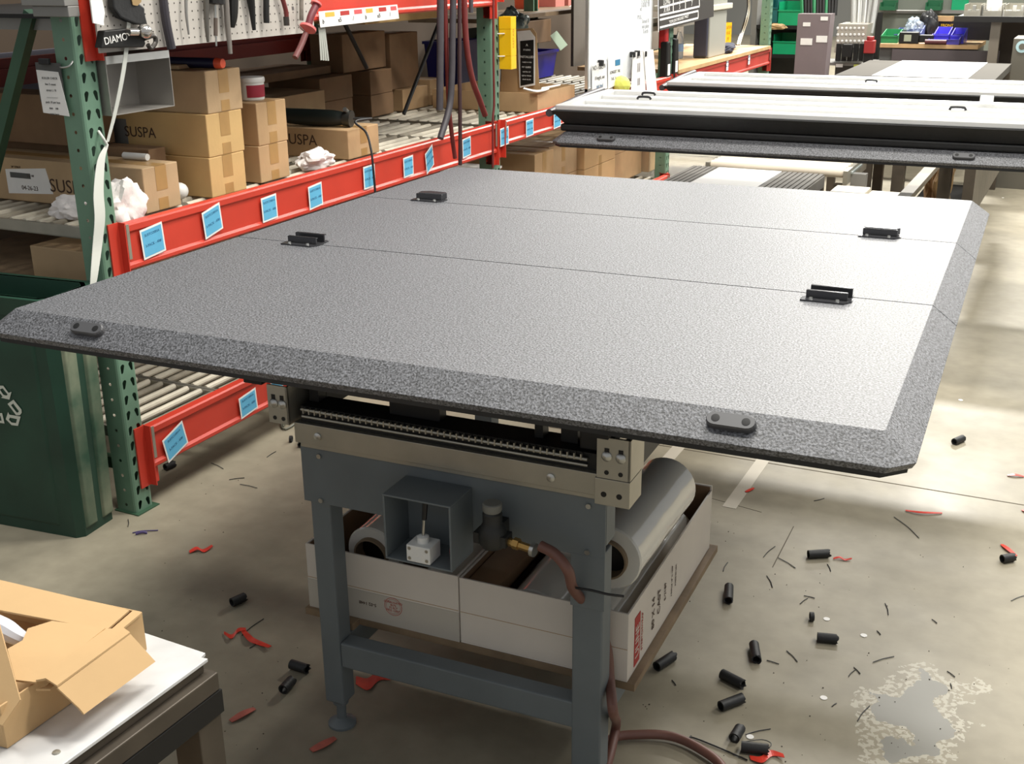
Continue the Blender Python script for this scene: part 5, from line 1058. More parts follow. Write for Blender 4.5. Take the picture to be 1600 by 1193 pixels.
# ------------------------------------------------------------------ lower cartons in the second bay and beyond
def lowc(label, px0, py0, px1, z0, z1, x, dx, m_, words=None):
    a_ = at(px0, py0, x=x); b_ = at(px1, py0-4, x=x); return carton(label, a_.y, b_.y, z0, z1, x, dx, m_, tape_end=False)
XL2 = -2.7
c_ = at(836, 262, x=XL2); print('LOW', c_, at(868, 250, x=XL2), at(912, 260, x=XL2), at(960, 250, x=XL2))
ys = [(835, 866), (868, 912), (913, 962), (965, 1012), (1014, 1040)]
dz = .15
nm_ = ['leftmost', 'second', 'third', 'fourth', 'rightmost']
for k, (a_, b_) in enumerate(ys):
    y0_ = at(a_, 240, x=XL2).y; y1_ = at(b_, 240, x=XL2).y
    for j in range(2):
        zz = .275+j*.19
        o = carton('tan carton under the labelled beam of the second bay, %s stack, %s one' % (nm_[k], ['lower', 'upper'][j]), y0_+.004, y1_-.008, zz, zz+.188, XL2-(.04*(k % 2)), .55, [card, cardg, cardi, card, cardg][k], tape_end=(k != 3), group=None)
        if k == 3 and j == 1: text('printed_logo', 'LOGiC', .05, (.0008, (y1_-y0_)*.42, .06), (0, 1, 0), (0, 0, 1), ink, o)

# ------------------------------------------------------------------ conveyor line behind the main cover
def slab(nm, a, b, m_, par): bm = B(); box(bm, a, b); return obj(nm, bm, m_, par)
def legframe(par, x0, x1, y0, y1, z, m_=browns, w_=.05):
    for x in (x0, x1-w_):
        for y in (y0, y1-w_): bm = B(); box(bm, (x, y, 0), (x+w_, y+w_, z)); obj('leg', bm, m_, par)
rt = thing('ribbed_table', 'grey table with ribbed rubber top and a white mat, behind the main cover', 'table', (0, 0, 0))
RZ = .68
RF = Frame((0, 0, 0), .035)
ra = at(1010, 298, z=RZ); rb = at(1115, 259, z=RZ); rc = at(1270, 300, z=RZ); rd = at(1300, 268, z=RZ); print('RIB', ra, rb, rc, rd)
x0_, x1_ = at(1015, 292, z=RZ).x, at(1262, 292, z=RZ).x; y0_, y1_ = 4.3, at(1200, 266, z=RZ).y
bm = B(); box(bm, (x0_, y0_, RZ-.06), (x1_, y1_, RZ-.008)); obj('table_top', bm, greyr, rt)
nr = 26
for k in range(nr):
    u = (k+.5)/nr; 
    if .30 < u < .62: continue
    bm = B(); x = x0_+(x1_-x0_)*u; box(bm, (x-.011, y0_, RZ-.0079), (x+.007, y1_, RZ)); obj('rib', bm, greyr, rt)
bm = B(); a_ = at(1080, 285, z=RZ).x; b_ = at(1195, 285, z=RZ).x; box(bm, (a_, y0_, RZ-.0079), (b_, y1_-.01, RZ+.002)); obj('white_mat', bm, mat('white_slick_mat', (236, 236, 234), .3), rt)
legframe(rt, x0_, x1_, y0_+.0, y1_, RZ-.061)
bm = B(); box(bm, (x0_, y0_, .3), (x1_, y1_, .33)); obj('lower_shelf', bm, woodd, rt)
cvn = thing('roller_conveyor', 'roller conveyor with long pale rollers under the second cover', 'conveyor', (0, 0, 0))
cy0, cy1 = y1_+.03, at(1200, 240, z=.70).y+.15; cx0, cx1 = at(1085, 262, z=.70).x, at(1326, 262, z=.70).x; print('CONV', cx0, cx1, cy0, cy1)
nrol = max(8, int((cy1-cy0)/.055))
for k in range(nrol):
    y = cy0+.03+k*(cy1-cy0-.05)/nrol; bm = B(); cyl(bm, (cx0+.012, y, .68), (cx1-.012, y, .68), .022, 14); obj('roller', bm, mat('pale_long_roller', (232, 220, 200), .35), cvn, smooth=True)
for x in (cx0, cx1): bm = B(); box(bm, (x-.01, cy0, .63), (x+.01, cy1, .695)); obj('side_rail', bm, zinc, cvn)
legframe(cvn, cx0, cx1, cy0, cy1, .6295)
pa = thing('post_plate', 'short grey post with a pale steel plate, right of the roller conveyor', 'post', (0, 0, 0)); q = at(1340, 262, z=.78)
a_ = at(1326, 268, z=.68); b_ = at(1350, 260, z=.68); bm = B(); box(bm, (a_.x, a_.y, .67), (b_.x-.02, a_.y+.25, .68)); obj('plate', bm, mat('pale_blue_steel', (164, 172, 170), .35, .5), pa); bm = B(); box(bm, (a_.x+.01, a_.y+.01, 0), (a_.x+.08, a_.y+.06, .6695)); obj('column', bm, grey, pa)
q = at(1365, 294, z=.72); r = thing('white_carton', 'white closed carton just behind the rear edge of the main cover', 'box', (0, 0, 0)); a_ = at(1297, 298, z=.64); b_ = at(1360, 293, z=.64); bm = B(); box(bm, (a_.x, a_.y, .25), (b_.x, a_.y+.16, .64)); obj('body', bm, mat('cream_carton', (222, 214, 196), .7), r, bevel=.003)
a2 = at(1418, 303, z=.63); r = thing('white_carton', 'second cream carton right of the white one, behind the main cover', 'box', (0, 0, 0)); bm = B(); box(bm, (b_.x+.01, a_.y+.01, .25), (a2.x, a_.y+.14, .63)); obj('body', bm, mat('cream_carton', (222, 214, 196), .7), r, bevel=.003)
q = at(975, 283, z=.655); q.x = min(q.x, -2.8); r = thing('white_carton', 'white folded sheet on the low cartons left of the ribbed table', 'paper', (0, 0, 0)); bm = B(); box(bm, (q.x-.1, q.y-.12, .6535), (q.x+.12, q.y+.12, .665)); obj('sheet', bm, paper, r)
# second bench under the second cover: frame, legs
s2 = thing('cover_stand', 'dark brown steel stand with grey angle rails under the second cover', 'work table', (0, 0, 0))
sx0, sx1, sy0, sy1 = -.93, -.64, 6.3, 7.95
for (x, y) in ((sx0, sy0), (sx1-.06, sy0), (sx0, sy1-.06), (sx1-.06, sy1-.06)): slab('leg', (x, y, 0), (x+.06, y+.06, .70), browns, s2)
slab('side_rail', (sx0, sy0+.06, .71), (sx0+.04, sy1-.06, .735), browns, s2); slab('side_rail', (sx1-.05, 4.75, .71), (sx1, sy1-.06, .735), mat('tan_grey_angle', (112, 103, 88), .6, .2), s2); slab('lower_shelf', (sx0, sy0+.07, .24), (sx1, sy1-.07, .27), dark, s2); slab('side_plate', (-.55, 6.0, .42), (-.50, sy1, .835), browns, s2)
slab('rear_rail', (sx0+.06, sy1-.04, .76), (sx1+.05, sy1, .835), browns, s2)
ragmesh('brown_paper', 'crumpled brown paper piled on the stand below the second cover', (-.78, 7.1, .271), (.085, .3, .24), m=card, seed=44)

# ------------------------------------------------------------------ second and third covers, folded with the silver frame up
def folded(label, O, phi, W_, D_, z, hands, ncl):
    r = thing('folding_bed_cover', label, 'truck bed cover', (O[0], O[1], z), phi)
    panel(r, 0, D_, W_, True, True, 0, name='lower_panel')
    # dark folded panel upside down above
    zz = .060
    bm = B(); box(bm, (-.02, .0, zz), (W_+.02, D_, zz+.03)); obj('seal_gasket', bm, black, r, bevel=.008)
    bm = B(); hexa(bm, [(-.0, -.0, zz+.031), (W_, 0, zz+.031), (W_, D_, zz+.031), (0, D_, zz+.031), (-.045, -.045, zz+.088), (W_+.045, -.045, zz+.088), (W_+.045, D_+.02, zz+.088), (-.045, D_+.02, zz+.088)]); obj('upper_panel', bm, black, r, bevel=.004)
    z1 = zz+.0885
    bm = B(); fw = .055
    for (p, q) in (((-.03, -.03), (W_+.03, -.03+fw)), ((-.03, D_-fw), (W_+.03, D_)), ((-.03, -.03+fw), (-.03+fw, D_-fw)), ((W_+.03-fw, -.03+fw), (W_+.03, D_-fw))): box(bm, (p[0], p[1], z1), (q[0], q[1], z1+.022))
    obj('silver_frame', bm, alul, r, bevel=.004)
    for k in range(1, ncl+1):
        y = D_*k/(ncl+1); bm = B(); box(bm, (.03, y-.028, z1), (W_-.03, y+.028, z1+.017)); obj('silver_rib', bm, alul, r, bevel=.003)
    bm = B(); box(bm, (.026, .026, z1), (W_-.026, D_-.056, z1+.004)); obj('inner_skin', bm, mat('pale_skin_sheet', (206, 206, 204), .4, .3), r)
    bm = B(); tube(bm, [(-.055, -.035, z1-.012), (-.06, D_*.5, z1+.006), (-.055, D_, z1+.016)], .016, 12, 4); obj('side_bulb_seal', bm, darkhose, r, smooth=True)
    for (x, y) in hands:
        bm = B(); tube(bm, [(x-.03, y, z1+.018), (x-.022, y, z1+.028), (x+.022, y, z1+.028), (x+.03, y, z1+.018)], .005, 8, 4); obj('clamp_handle', bm, blackp, r, smooth=True)
    return r
z2c = .905; O2 = at(872, 206, z=z2c+.058); print('O2', O2)
F2 = Frame((O2.x+.0, O2.y+.0, 0), .045)
W2 = 1.86
c2 = folded('folded black cover with silver frame up, directly behind the main cover', (O2.x+.02, O2.y+.02), .045, W2, .62, z2c, ((.25, .30), (.22, .46), (1.52, .33)), 2)
for (px, py) in ((945, 214), (1506, 241)):
    q = F2.at(px, py, z=z2c+.05); lug(c2, (q.x-.02, -BEV*.5, .058-BD*.5), ((1, 0, 0), (0, BEV, BD)))
q = at(1539, 157, z=1.04); q = at(1539, 163, z=z2c+.1705); bm = B(); box(bm, (q.x-.02, q.y-.02, z2c+.1705), (q.x+.03, q.y+.01, z2c+.205)); tag(obj('white_clip', bm, white, bevel=.003), 'small pale clip standing on the frame of the second cover', 'clip')
z3c = .84; O3 = at(1040, 150, z=z3c+.09); print('O3', O3)
O3 = at(1036, 130, z=1.0); yb3 = at(1066, 111, z=1.01).y; O3.y += .03; print('O3', O3, yb3)
c3 = folded('farther folded black cover with silver frame up, behind the second one', (O3.x+.05, O3.y+.0), .03, 1.86, max(.34, yb3-O3.y), z3c, ((1.0, .3),), 1)
s3 = thing('cover_stand', 'dark steel stand under the farther folded cover', 'work table', (0, 0, 0))
yy3 = O3.y+.12
for x in (-1.5, -.5):
    slab('leg', (x, 7.75, 0), (x+.05, 7.8, .80), browns, s3) if False else None
for (x, y) in ((-1.60, yy3), (-1.10, yy3), (-1.60, yy3+.38), (-1.10, yy3+.38)): slab('leg', (x, y, 0), (x+.05, y+.05, .78), browns, s3)
slab('top_frame', (-1.62, yy3-.02, .7805), (-.62, yy3+.45, .829), browns, s3)

# ------------------------------------------------------------------ far white-topped table
FZ = .90
def FA(px, py): return at(px, py, z=FZ)
fx0, fx1 = -1.62, FA(1583, 97).x; fy0, fy1 = 8.1, min(9.35, FA(1480, 88).y); print('FAR', fx0, fx1, fy0, fy1, FA(1340, 113), FA(1590, 95))
ft = thing('far_table', 'long grey ribbed table with a bright white mat in the background', 'table', (0, 0, 0))
slab('table_top', (fx0, fy0, FZ-.05), (fx1, fy1, FZ), mat('far_grey_rubber', (88, 85, 80), .85, spec=.15), ft)
mx0, mx1 = FA(1400, 100).x, FA(1535, 105).x
slab('white_mat', (mx0, fy0, FZ+.0005), (mx1, fy1-.0, FZ+.004), mat('white_slick_mat', (236, 236, 234), .3), ft)
legframe(ft, fx0, fx1, fy0, fy1, FZ-.051); slab('end_rail', (fx0+.05, fy1-.03, FZ-.12), (fx1-.05, fy1, FZ-.0505), browns, ft)

# ------------------------------------------------------------------ far back: shelving, bins, cabinet, rods, workbench
YB = 11.2
def Bk(px, py, y=YB): return at(px, py, y=y)
def bslab(nm, label, cat, px0, py0, px1, py1, y, d, m_, bevel=0, par=None):
    a_ = at(px0, py1, y=y); b_ = at(px1, py0, y=y); bm = B(); box(bm, (a_.x, y, a_.z), (b_.x, y+d, b_.z)); o = obj(nm, bm, m_, par, bevel=bevel)
    return tag(o, label, cat) if label else o
# shelf rack with green and teal bins
sr = thing('bin_shelf', 'grey shelf unit holding the green bins at the back', 'shelf', (0, 0, 0))
yS = 10.9
for (py0, py1) in ((40, 45), (86, 90)):
    a_ = at(1190, py1, y=yS); b_ = at(1262, py0, y=yS); slab('shelf_plate', (a_.x-.05, yS, a_.z), (b_.x, yS+.45, b_.z), dark, sr)
a_ = at(1190, 45, y=yS); b_ = at(1262, 40, y=yS)
slab('side_frame', (a_.x-.10, yS, 0), (a_.x-.05, yS+.45, 1.9), grey, sr); slab('back_sheet', (a_.x-.05, yS+.45, 0), (b_.x+.1, yS+.46, 1.9), greyd, sr); slab('side_frame', (b_.x, yS, 0), (b_.x+.03, yS+.45, 1.9), greyd, sr)
def binf(label, px0, py0, px1, py1, m_, y=yS, d=.3):
    a_ = at(px0, py1, y=y); b_ = at(px1, py0, y=y); r = thing('parts_bin', label, 'bin', (a_.x, y, a_.z)); w_, h = b_.x-a_.x, b_.z-a_.z
    bm = B(); box(bm, (0, 0, 0), (w_, .006, h*.62)); hexa(bm, [(0, .0, h*.62), (w_, .0, h*.62), (w_, .006, h*.62), (0, .006, h*.62), (.01, .05, h), (w_-.01, .05, h), (w_-.01, .056, h), (.01, .056, h)]) if False else None
    box(bm, (0, .006, 0), (w_, d, .006)); box(bm, (0, .006, .006), (.005, d, h)); box(bm, (w_-.005, .006, .006), (w_, d, h)); box(bm, (.005, d-.005, .006), (w_-.005, d, h)); r.location.z += .004; obj('tub', bm, m_, r)
    bm = B(); box(bm, (-.004, -.008, h*.60), (w_+.004, -.0005, h*.66)); obj('front_lip', bm, m_, r)
    return r
binf('bright green bin on the upper back shelf', 1215, 4, 1255, 40, gbin)
binf('bright green bin on the lower back shelf, left of the mauve cabinet', 1207, 55, 1250, 85, gbin)
binf('dark teal bin at the left of the upper back shelf', 1196, 0, 1216, 36, teal)
ragmesh('paper_scrap', 'strip of tan paper hanging over the edge of the back shelf', at(1212, 46, y=yS-.05), (.12, .04, .04), m=wood, seed=51)
ca = thing('mauve_cabinet', 'mauve-grey cabinet with paper stickers in the background', 'cabinet', (0, 0, 0))
yC = 9.6
a_ = at(1240, 113, y=yC); b_ = at(1298, 22, y=yC); a2_ = at(1247, 22, y=yC)
bm = B(); hexa(bm, [(a_.x, yC, 0), (b_.x-.03, yC, 0), (b_.x-.03, yC+.16, 0), (a_.x, yC+.16, 0), (a2_.x, yC, b_.z), (b_.x+.0, yC, b_.z), (b_.x+.0, yC+.16, b_.z), (a2_.x, yC+.16, b_.z)]); obj('body', bm, mauve, ca)
for (px, py, w_, h) in ((1288, 29, 12, 6), (1260.5, 38, 12, 6), (1260, 65, 19, 10), (1284, 61, 18, 10)):
    p = at(px-w_/2, py+h/2, y=yC); q = at(px+w_/2, py-h/2, y=yC); slab('sticker', (p.x, yC-.003, p.z), (q.x, yC-.001, q.z), paper, ca)
# black brushes in a tub above the cabinet
hb = thing('tool_bunch', 'bunch of black long tools standing above the mauve cabinet', 'tools', (0, 0, 0))
for k in range(12):
    a_ = at(1254+k*4.6, 24, y=yC+.2); b_ = at(1252+k*4.9+(k % 3), -25, y=yC+.25); bm = B(); cyl(bm, a_, b_, .016, 6); obj('handle', bm, dark if k % 4 else gbin2, hb)
# perforated silver rack with rods
pr_ = thing('perforated_rack', 'perforated silver bin rack beside the mauve cabinet', 'rack', (0, 0, 0)); yR = 10.0
a_ = at(1303, 82, y=yR); b_ = at(1356, 38, y=yR); bm = B(); hexa(bm, [(a_.x, yR, a_.z), (b_.x-.02, yR, a_.z), (b_.x-.02, yR+.3, a_.z), (a_.x, yR+.3, a_.z), (a_.x+.02, yR, b_.z), (b_.x, yR, b_.z), (b_.x, yR+.3, b_.z), (a_.x+.02, yR+.3, b_.z)]); sh_ = obj('sheet', bm, mat('warm_silver_sheet', (176, 170, 158), .4, .3), pr_)
for i in range(7):
    for j in range(4):
        p = at(1309+i*6.6, 44+j*10, y=yR-.001); bm = B(); lathe2(bm, p, (0, -1, 0), [(.011, 0), (.009, .004), (0, .005)], 8); obj('dimple', bm, white, sh_)
slab('base', (a_.x-.12, yR-.02, .80), (b_.x+.1, yR+.4, at(1320, 98, y=yR).z), grey, pr_)
for k in range(5):
    p = at(1306+k*9, 95, y=yR-.05); q = at(1308+k*9, 68, y=yR-.05); slab('black_clip', (p.x, yR-.08, p.z), (p.x+.035, yR-.03, q.z), dark, pr_)
p = at(1318, 88, y=yR-.1); q = at(1333, 69, y=yR-.1); slab('black_block', (p.x, yR-.16, p.z), (q.x, yR-.09, q.z), dark, pr_)
p = at(1303, 106, y=yR-.1); q = at(1314, 101, y=yR-.1); slab('white_tag', (p.x, yR-.03, p.z), (q.x, yR-.021, q.z), paper, pr_)
p = at(1331, 107, y=yR-.1); q = at(1341, 102, y=yR-.1); slab('yellow_tag', (p.x, yR-.03, p.z), (q.x, yR-.021, q.z), yellowp, pr_)
slab('post', (a_.x, yR+.1, 0), (b_.x, yR+.3, .799), greyd, pr_)
rd_ = thing('rod_bunch', 'sheaf of silver rods standing behind the perforated rack', 'rods', (0, 0, 0))
for k in range(16):
    a_ = at(1330+k*2.2+(k % 3), 46 if k < 12 else 52, y=10.2+.02*(k % 4)); b_ = at(1331+k*3.1, -25, y=10.25); bm = B(); cyl(bm, a_, b_, .008+.003*(k % 2), 6); obj('rod', bm, alul if k % 3 else grey, rd_, smooth=True)
q = at(1359, 73, y=9.9); r = thing('red_vise', 'small red tool at the left end of the far workbench', 'tool', (q.x, 9.9, q.z-.05)); bm = B(); box(bm, (-.04, -.04, 0), (.04, .04, .10)); cyl(bm, (0, 0, .10), (0, 0, .13), .03, 10); obj('body', bm, mat('dull_red_casting', (150, 40, 40), .5), r, bevel=.006); bm = B(); box(bm, (-.035, -.03, -.12), (.03, .03, -.0005)); obj('stand', bm, dark, r)
r = thing('black_column', 'dark narrow column behind the silver rods', 'column', (0, 0, 0)); a_ = at(1366, 60, y=10.6); b_ = at(1377, 20, y=10.6); slab('column', (a_.x, 10.6, 0), (b_.x, 10.7, b_.z), dark, r)
# workbench with wood top
bz = .98; yW = at(1440, 68, z=bz).y; print('WB', yW)
wbn = thing('workbench', 'far workbench with a pale wooden top carrying coloured bins', 'workbench', (0, 0, 0))
a_ = at(1375, 68, y=yW); b_ = at(1528, 74, y=yW)
slab('table_top', (a_.x, yW, a_.z-.03), (b_.x, yW+.6, a_.z), wood, wbn); bzz = a_.z
slab('apron', (a_.x, yW+.03, a_.z-.16), (b_.x, yW+.05, a_.z-.0305), greyd, wbn)
slab('drawer_front', (a_.x+.1, yW+.0, a_.z-.14), (a_.x+.9, yW+.029, a_.z-.04), mat('mauve_dark_drawer', (84, 76, 78), .5), wbn)
for x in (a_.x, b_.x-.06): slab('leg', (x, yW+.06, 0), (x+.06, yW+.5, a_.z-.0305), grey, wbn)
slab('lower_panel', (a_.x+.07, yW+.4, .1), (b_.x-.07, yW+.42, a_.z-.17), greyd, wbn)
def bbin(label, px0, py0, px1, py1, m_, y=None, cat='bin'):
    y = y or yW+.12; a_ = at(px0, py1, y=y); b_ = at(px1, py0, y=y); w_ = b_.x-a_.x; h = b_.z-a_.z; r = thing('parts_bin', label, cat, (a_.x, y, bzz+.001)); t = .006
    bm = B(); box(bm, (0, 0, 0), (w_, .22, t)); box(bm, (0, 0, t), (w_, t, h*.55)); box(bm, (0, .22, 0), (w_, .226, h))
    for x in (0, w_-t): hexa(bm, [(x, t, t), (x+t, t, t), (x+t, .22, t), (x, .22, t), (x, t, h*.6), (x+t, t, h*.6), (x+t, .22, h), (x, .22, h)])
    obj('tub', bm, m_, r); bm = B(); box(bm, (-.004, -.008, h*.5), (w_+.004, -.0005, h*.58)); obj('front_lip', bm, m_, r); return r
bbin('grass green parts bin at the left of the far workbench', 1376, 47, 1404, 66, gbin2, yW+.08)
bbin('pale blue bin behind the grass green one', 1397, 43, 1412, 62, mat('dusty_blue_plastic', (90, 104, 160), .4), yW+.3)
bbin('blue bin holding crumpled film on the far workbench', 1414, 40, 1440, 64, mat('dusty_blue_plastic', (90, 104, 160), .4), yW+.2)
bbin('violet-blue bin in the middle of the far workbench', 1458, 41, 1484, 64, bluev, yW+.15)
bbin('violet-blue bin right of the middle one', 1485, 42, 1508, 64, bluev, yW+.15)
bbin('low violet bin in front of the two violet-blue bins', 1450, 53, 1500, 66, mat('dull_violet_plastic', (76, 66, 160), .45), yW+.02)
ragmesh('crumpled_film', 'shiny crumpled plastic film in the blue bin on the far workbench', (at(1426, 45, y=yW+.26).x, yW+.30, bzz+.06), (.085, .07, .10), m=mat('silver_film', (180, 192, 206), .2, .3, .4, 20), seed=61)
r = thing('tape_tool', 'black tool with a pale square face on the far workbench', 'tool', (at(1418, 60, y=yW).x, yW+.04, bzz)); bm = B(); box(bm, (-.07, -.02, 0), (.08, .06, .09)); box(bm, (.08, .0, .01), (.19, .05, .07)); obj('body', bm, dark, r, bevel=.008); bm = B(); box(bm, (-.03, -.0225, .02), (.025, -.0205, .07)); obj('face', bm, mat('pale_green_lcd', (160, 164, 142), .4), r)
ragmesh('dark_bag', 'black bag heap behind the blue bins on the far workbench', (at(1448, 50, y=yW+.45).x, yW+.50, bzz), (.09, .08, .17), m=black, seed=62)
r = thing('dark_red_tool', 'dark red tool lying at the front of the far workbench', 'tool', (at(1462, 66, y=yW).x, yW+.0, bzz)); bm = B(); cyl(bm, (-.08, .0, .02), (.08, .0, .02), .018, 12); obj('body', bm, mat('dark_red_shell', (88, 40, 44), .5), r, smooth=True)
r = thing('wood_box', 'raw wood box lid behind the far workbench bins', 'box', (0, 0, 0)); a_ = at(1452, 33, y=yW+.6); b_ = at(1488, 26, y=yW+.6); slab('lid', (a_.x, yW+.6, a_.z), (b_.x, yW+.75, b_.z), wood, r); slab('dark_body', (a_.x, yW+.61, bzz+.001), (b_.x+.4, yW+.74, a_.z-.0005), dark, r)
p = at(1480, 36, y=yW+.6); text('box_text', 'FRONT', .03, (p.x, yW+.6-.001 if False else yW+.609, p.z-.02), (1, 0, 0), (0, 0, 1), yellow, r)
# grey wall panels with green trays
for (px, l) in ((1387, 'green tray hanging on the grey panels, left one'), (1458, 'green tray hanging on the grey panels, right one')):
    y = yW+.9; a_ = at(px-13, 16, y=y); b_ = at(px+13, 1, y=y); r = thing('wall_tray', l, 'tray', (a_.x, y, a_.z)); w_, h = b_.x-a_.x, b_.z-a_.z; bm = B(); box(bm, (0, 0, 0), (w_, .01, h*.4)); box(bm, (0, .01, 0), (w_, .12, .01)); box(bm, (0, .12, 0), (w_, .13, h)); box(bm, (0, .01, .01), (.01, .12, h*.8)); box(bm, (w_-.01, .01, .01), (w_, .12, h*.8)); obj('tub', bm, mat('deep_green_plastic', (24, 90, 56), .5), r)
pnl = thing('ribbed_partition', 'grey-green ribbed panels behind the far workbench', 'panel', (0, 0, 0)); a_ = at(1370, 60, y=yW+1.05)
slab('panel', (at(1340, 30, y=yW+1.05).x, yW+1.05, 0), (at(1540, 30, y=yW+1.05).x, yW+1.08, 2.2), mat('grey_green_panel', (112, 116, 106), .5), pnl); p = at(1440, 17, y=yW+1.04); slab('shelf_strip', (a_.x, yW+1.02, p.z-.02), (at(1530, 30, y=yW+1.05).x, yW+1.049, p.z+.01), grey, pnl); slab('bright_edge', (at(1400, 16, y=yW+1.0).x, yW+1.005, p.z-.0), (at(1447, 16, y=yW+1.0).x, yW+1.019, p.z+.008), white, pnl)
p = at(1500, 10, y=yW+1.0); slab('green_board', (at(1486, 10, y=yW+1.0).x, yW+1.03, at(1486, 22, y=yW+1.0).z), (at(1512, 10, y=yW+1.0).x, yW+1.049, 1.8), gbin, pnl)
# upper right: dark shelf with trays
ds = thing('tray_shelf', 'dark-edged shelf of steel trays at the top right corner', 'shelf', (0, 0, 0)); yD = 9.9
a_ = at(1490, 34, y=yD); b_ = at(1660, 29, y=yD)
slab('shelf_edge', (a_.x, yD, a_.z), (b_.x, yD+.04, b_.z+.01), dark, ds); slab('shelf_plate', (a_.x, yD+.04, a_.z+.01), (b_.x, yD+.6, b_.z), grey, ds)
slab('shadow_panel', (a_.x+.25, yD+.62, .0), (b_.x, yD+.66, a_.z), mat('dark_brown_panel', (58, 50, 44), .7), ds)  # dark sheet standing in for the shade below the tray shelf
for x in (at(1545, 60, y=yD).x, b_.x-.1): slab('leg', (x, yD+.05, 0), (x+.07, yD+.12, a_.z), mat('grey_brown_leg', (116, 108, 96), .5), ds)
for k, (px0, px1, l) in enumerate(((1505, 1533, 'steel parts tray with small bright parts, left of the three'), (1535, 1566, 'steel parts tray with a white bag, middle of the three'), (1568, 1600, 'steel parts tray with clear bags, right of the three'))):
    a2_ = at(px0, 28, y=yD+.1); b2_ = at(px1, 12, y=yD+.1); r = thing('parts_tray', l, 'tray', (a2_.x, yD+.1, b_.z+.001)); w_ = b2_.x-a2_.x; bm = B(); t = .004; h = .09
    box(bm, (0, 0, 0), (w_, .35, t)); box(bm, (0, 0, t), (w_, t, h*.5)); box(bm, (0, t, t), (t, .35, h)); box(bm, (w_-t, t, t), (w_, .35, h)); box(bm, (t, .35-t, t), (w_-t, .35, h)); obj('tray_body', bm, zinc, r)
    bm = B(); 
    for j in range(5): box(bm, (.02+j*.03, .05+.04*(j % 2), t), (.045+j*.03, .10+.04*(j % 2), .05+.03*(j % 2)))
    obj('small_parts', bm, [steel, paper, mat('cloudy_film', (200, 200, 196), .3)][k], r)
p = at(1552, 20, y=yD+.2); r = thing('white_bag', 'white paper bag standing in the middle steel tray', 'bag', (p.x, yD+.22, b_.z+.02)); bm = B(); box(bm, (-.06, 0, 0), (.05, .06, .14)); obj('bag_body', bm, paper, r, bevel=.01)
r = thing('round_gauge', 'machine face with a pale round emblem at the right edge', 'machine', (0, 0, 0)); a_ = at(1580, 92, y=9.4); b_ = at(1680, 62, y=9.4); slab('housing', (a_.x, 9.4, 0), (b_.x, 9.8, b_.z), mat('olive_grey_housing', (96, 92, 82), .5), r); p = at(1597, 73, y=9.39); bm = B(); lathe2(bm, (p.x, 9.399, p.z), (0, -1, 0), [(.042, 0), (.042, .004), (.0, .004)], 20); obj('emblem', bm, mat('pale_cyan_emblem', (170, 200, 206), .5), r); bm = B(); lathe2(bm, (p.x, 9.394, p.z), (0, -1, 0), [(.022, 0), (.022, .002), (.0, .002)], 16); obj('emblem_centre', bm, mat('olive_grey_housing', (96, 92, 82), .5), r)
# rack behind the far red beams, right part: dark goods so no void shows
bm = B(); box(bm, (-2.4, 12.9, 0), (3.5, 13.0, 2.6)); tag(obj('rear_cabinets', bm, mat('olive_grey_cabinets', (88, 92, 84), .6, 0, .1, 2)), 'row of olive grey cabinets along the back of the hall', 'cabinet')

# ------------------------------------------------------------------ litter on the floor
def F0(px, py, z=0): return at(px, py, z=z)
def offcut(pa, pb_, label, r_=None, ring_=False):
    a_ = F0(*pa, z=.012); b_ = F0(*pb_, z=.012); c = (a_+b_)/2; d = (b_-a_); L_ = max(.020, d.length) if not ring_ else .016; R_ = r_ or .0125
    o = thing('tube_offcut', label, 'tube offcut', (c.x, c.y, R_*.98), math.atan2(d.y, d.x), 'black tube offcuts on the floor' if False else None)
    bm = B()
    # folded-foam profile: D-shaped tube
    n = 18; prof = []
    for k in range(n):
        a2 = 2*PI*k/n; y, z = math.cos(a2)*R_, math.sin(a2)*R_; z = max(z, -R_*.96); prof.append((y, z))
    A_ = [bm.verts.new((-L_/2, y, z)) for y, z in prof]; B_ = [bm.verts.new((L_/2+random.uniform(-.004, .004), y, z)) for y, z in prof]; A2 = [bm.verts.new((-L_/2, y*.72, z*.72)) for y, z in prof]; B2 = [bm.verts.new((L_/2, y*.72, z*.72)) for y, z in prof]
    bridge(bm, A_, B_); bridge(bm, B_, B2); bridge(bm, B2, A2); bridge(bm, A2, A_); obj('sleeve', bm, black, o, smooth=True); return o
OFF = [((1263, 866), (1295, 864), 'black tube offcut on the floor, left of the small red ribbon'), ((1139, 916), (1138, 938), 'short black tube offcut nearest the end of the white carton'), ((1277, 995), (1308, 998), 'black tube offcut just below a white dot and a small ring'),
 ((1178, 1006), (1182, 1030), 'upright-lying short black offcut between the carton and the worn patch'), ((1026, 1041), (1052, 1024), 'black tube offcut closest to the right bench leg'), ((1128, 1052), (1161, 1069), 'black tube offcut, upper of two crossing directions below the short one'),
 ((1126, 1103), (1160, 1090), 'black tube offcut, lower of two crossing directions, above the hose loop'), ((1147, 1153), (1156, 1138), 'crumpled black offcut beside the long thin tie at the bottom'), ((1158, 1166), (1200, 1171), 'flat black offcut touching the red ribbon at the bottom edge'),
 ((1566, 873), (1583, 870), 'black offcut with a red ribbon across it at the right edge'), ((1491, 690), (1505, 684), 'lone black tube offcut right of the main cover corner'), ((362, 941), (382, 932), 'black tube offcut left of the bench, above the red scraps'),
 ((455, 1037), (480, 1045), 'upper of two black offcuts left of the left bench leg'), ((442, 1077), (456, 1062), 'lower of two black offcuts left of the left bench leg'), ((470, 695), (478, 680), 'black tube offcut beside the left end bracket, near a small ring'), ((258, 730), (272, 724), 'black tube offcut lying under the low red beam')]
for a_, b_, l in OFF: offcut(a_, b_, l)
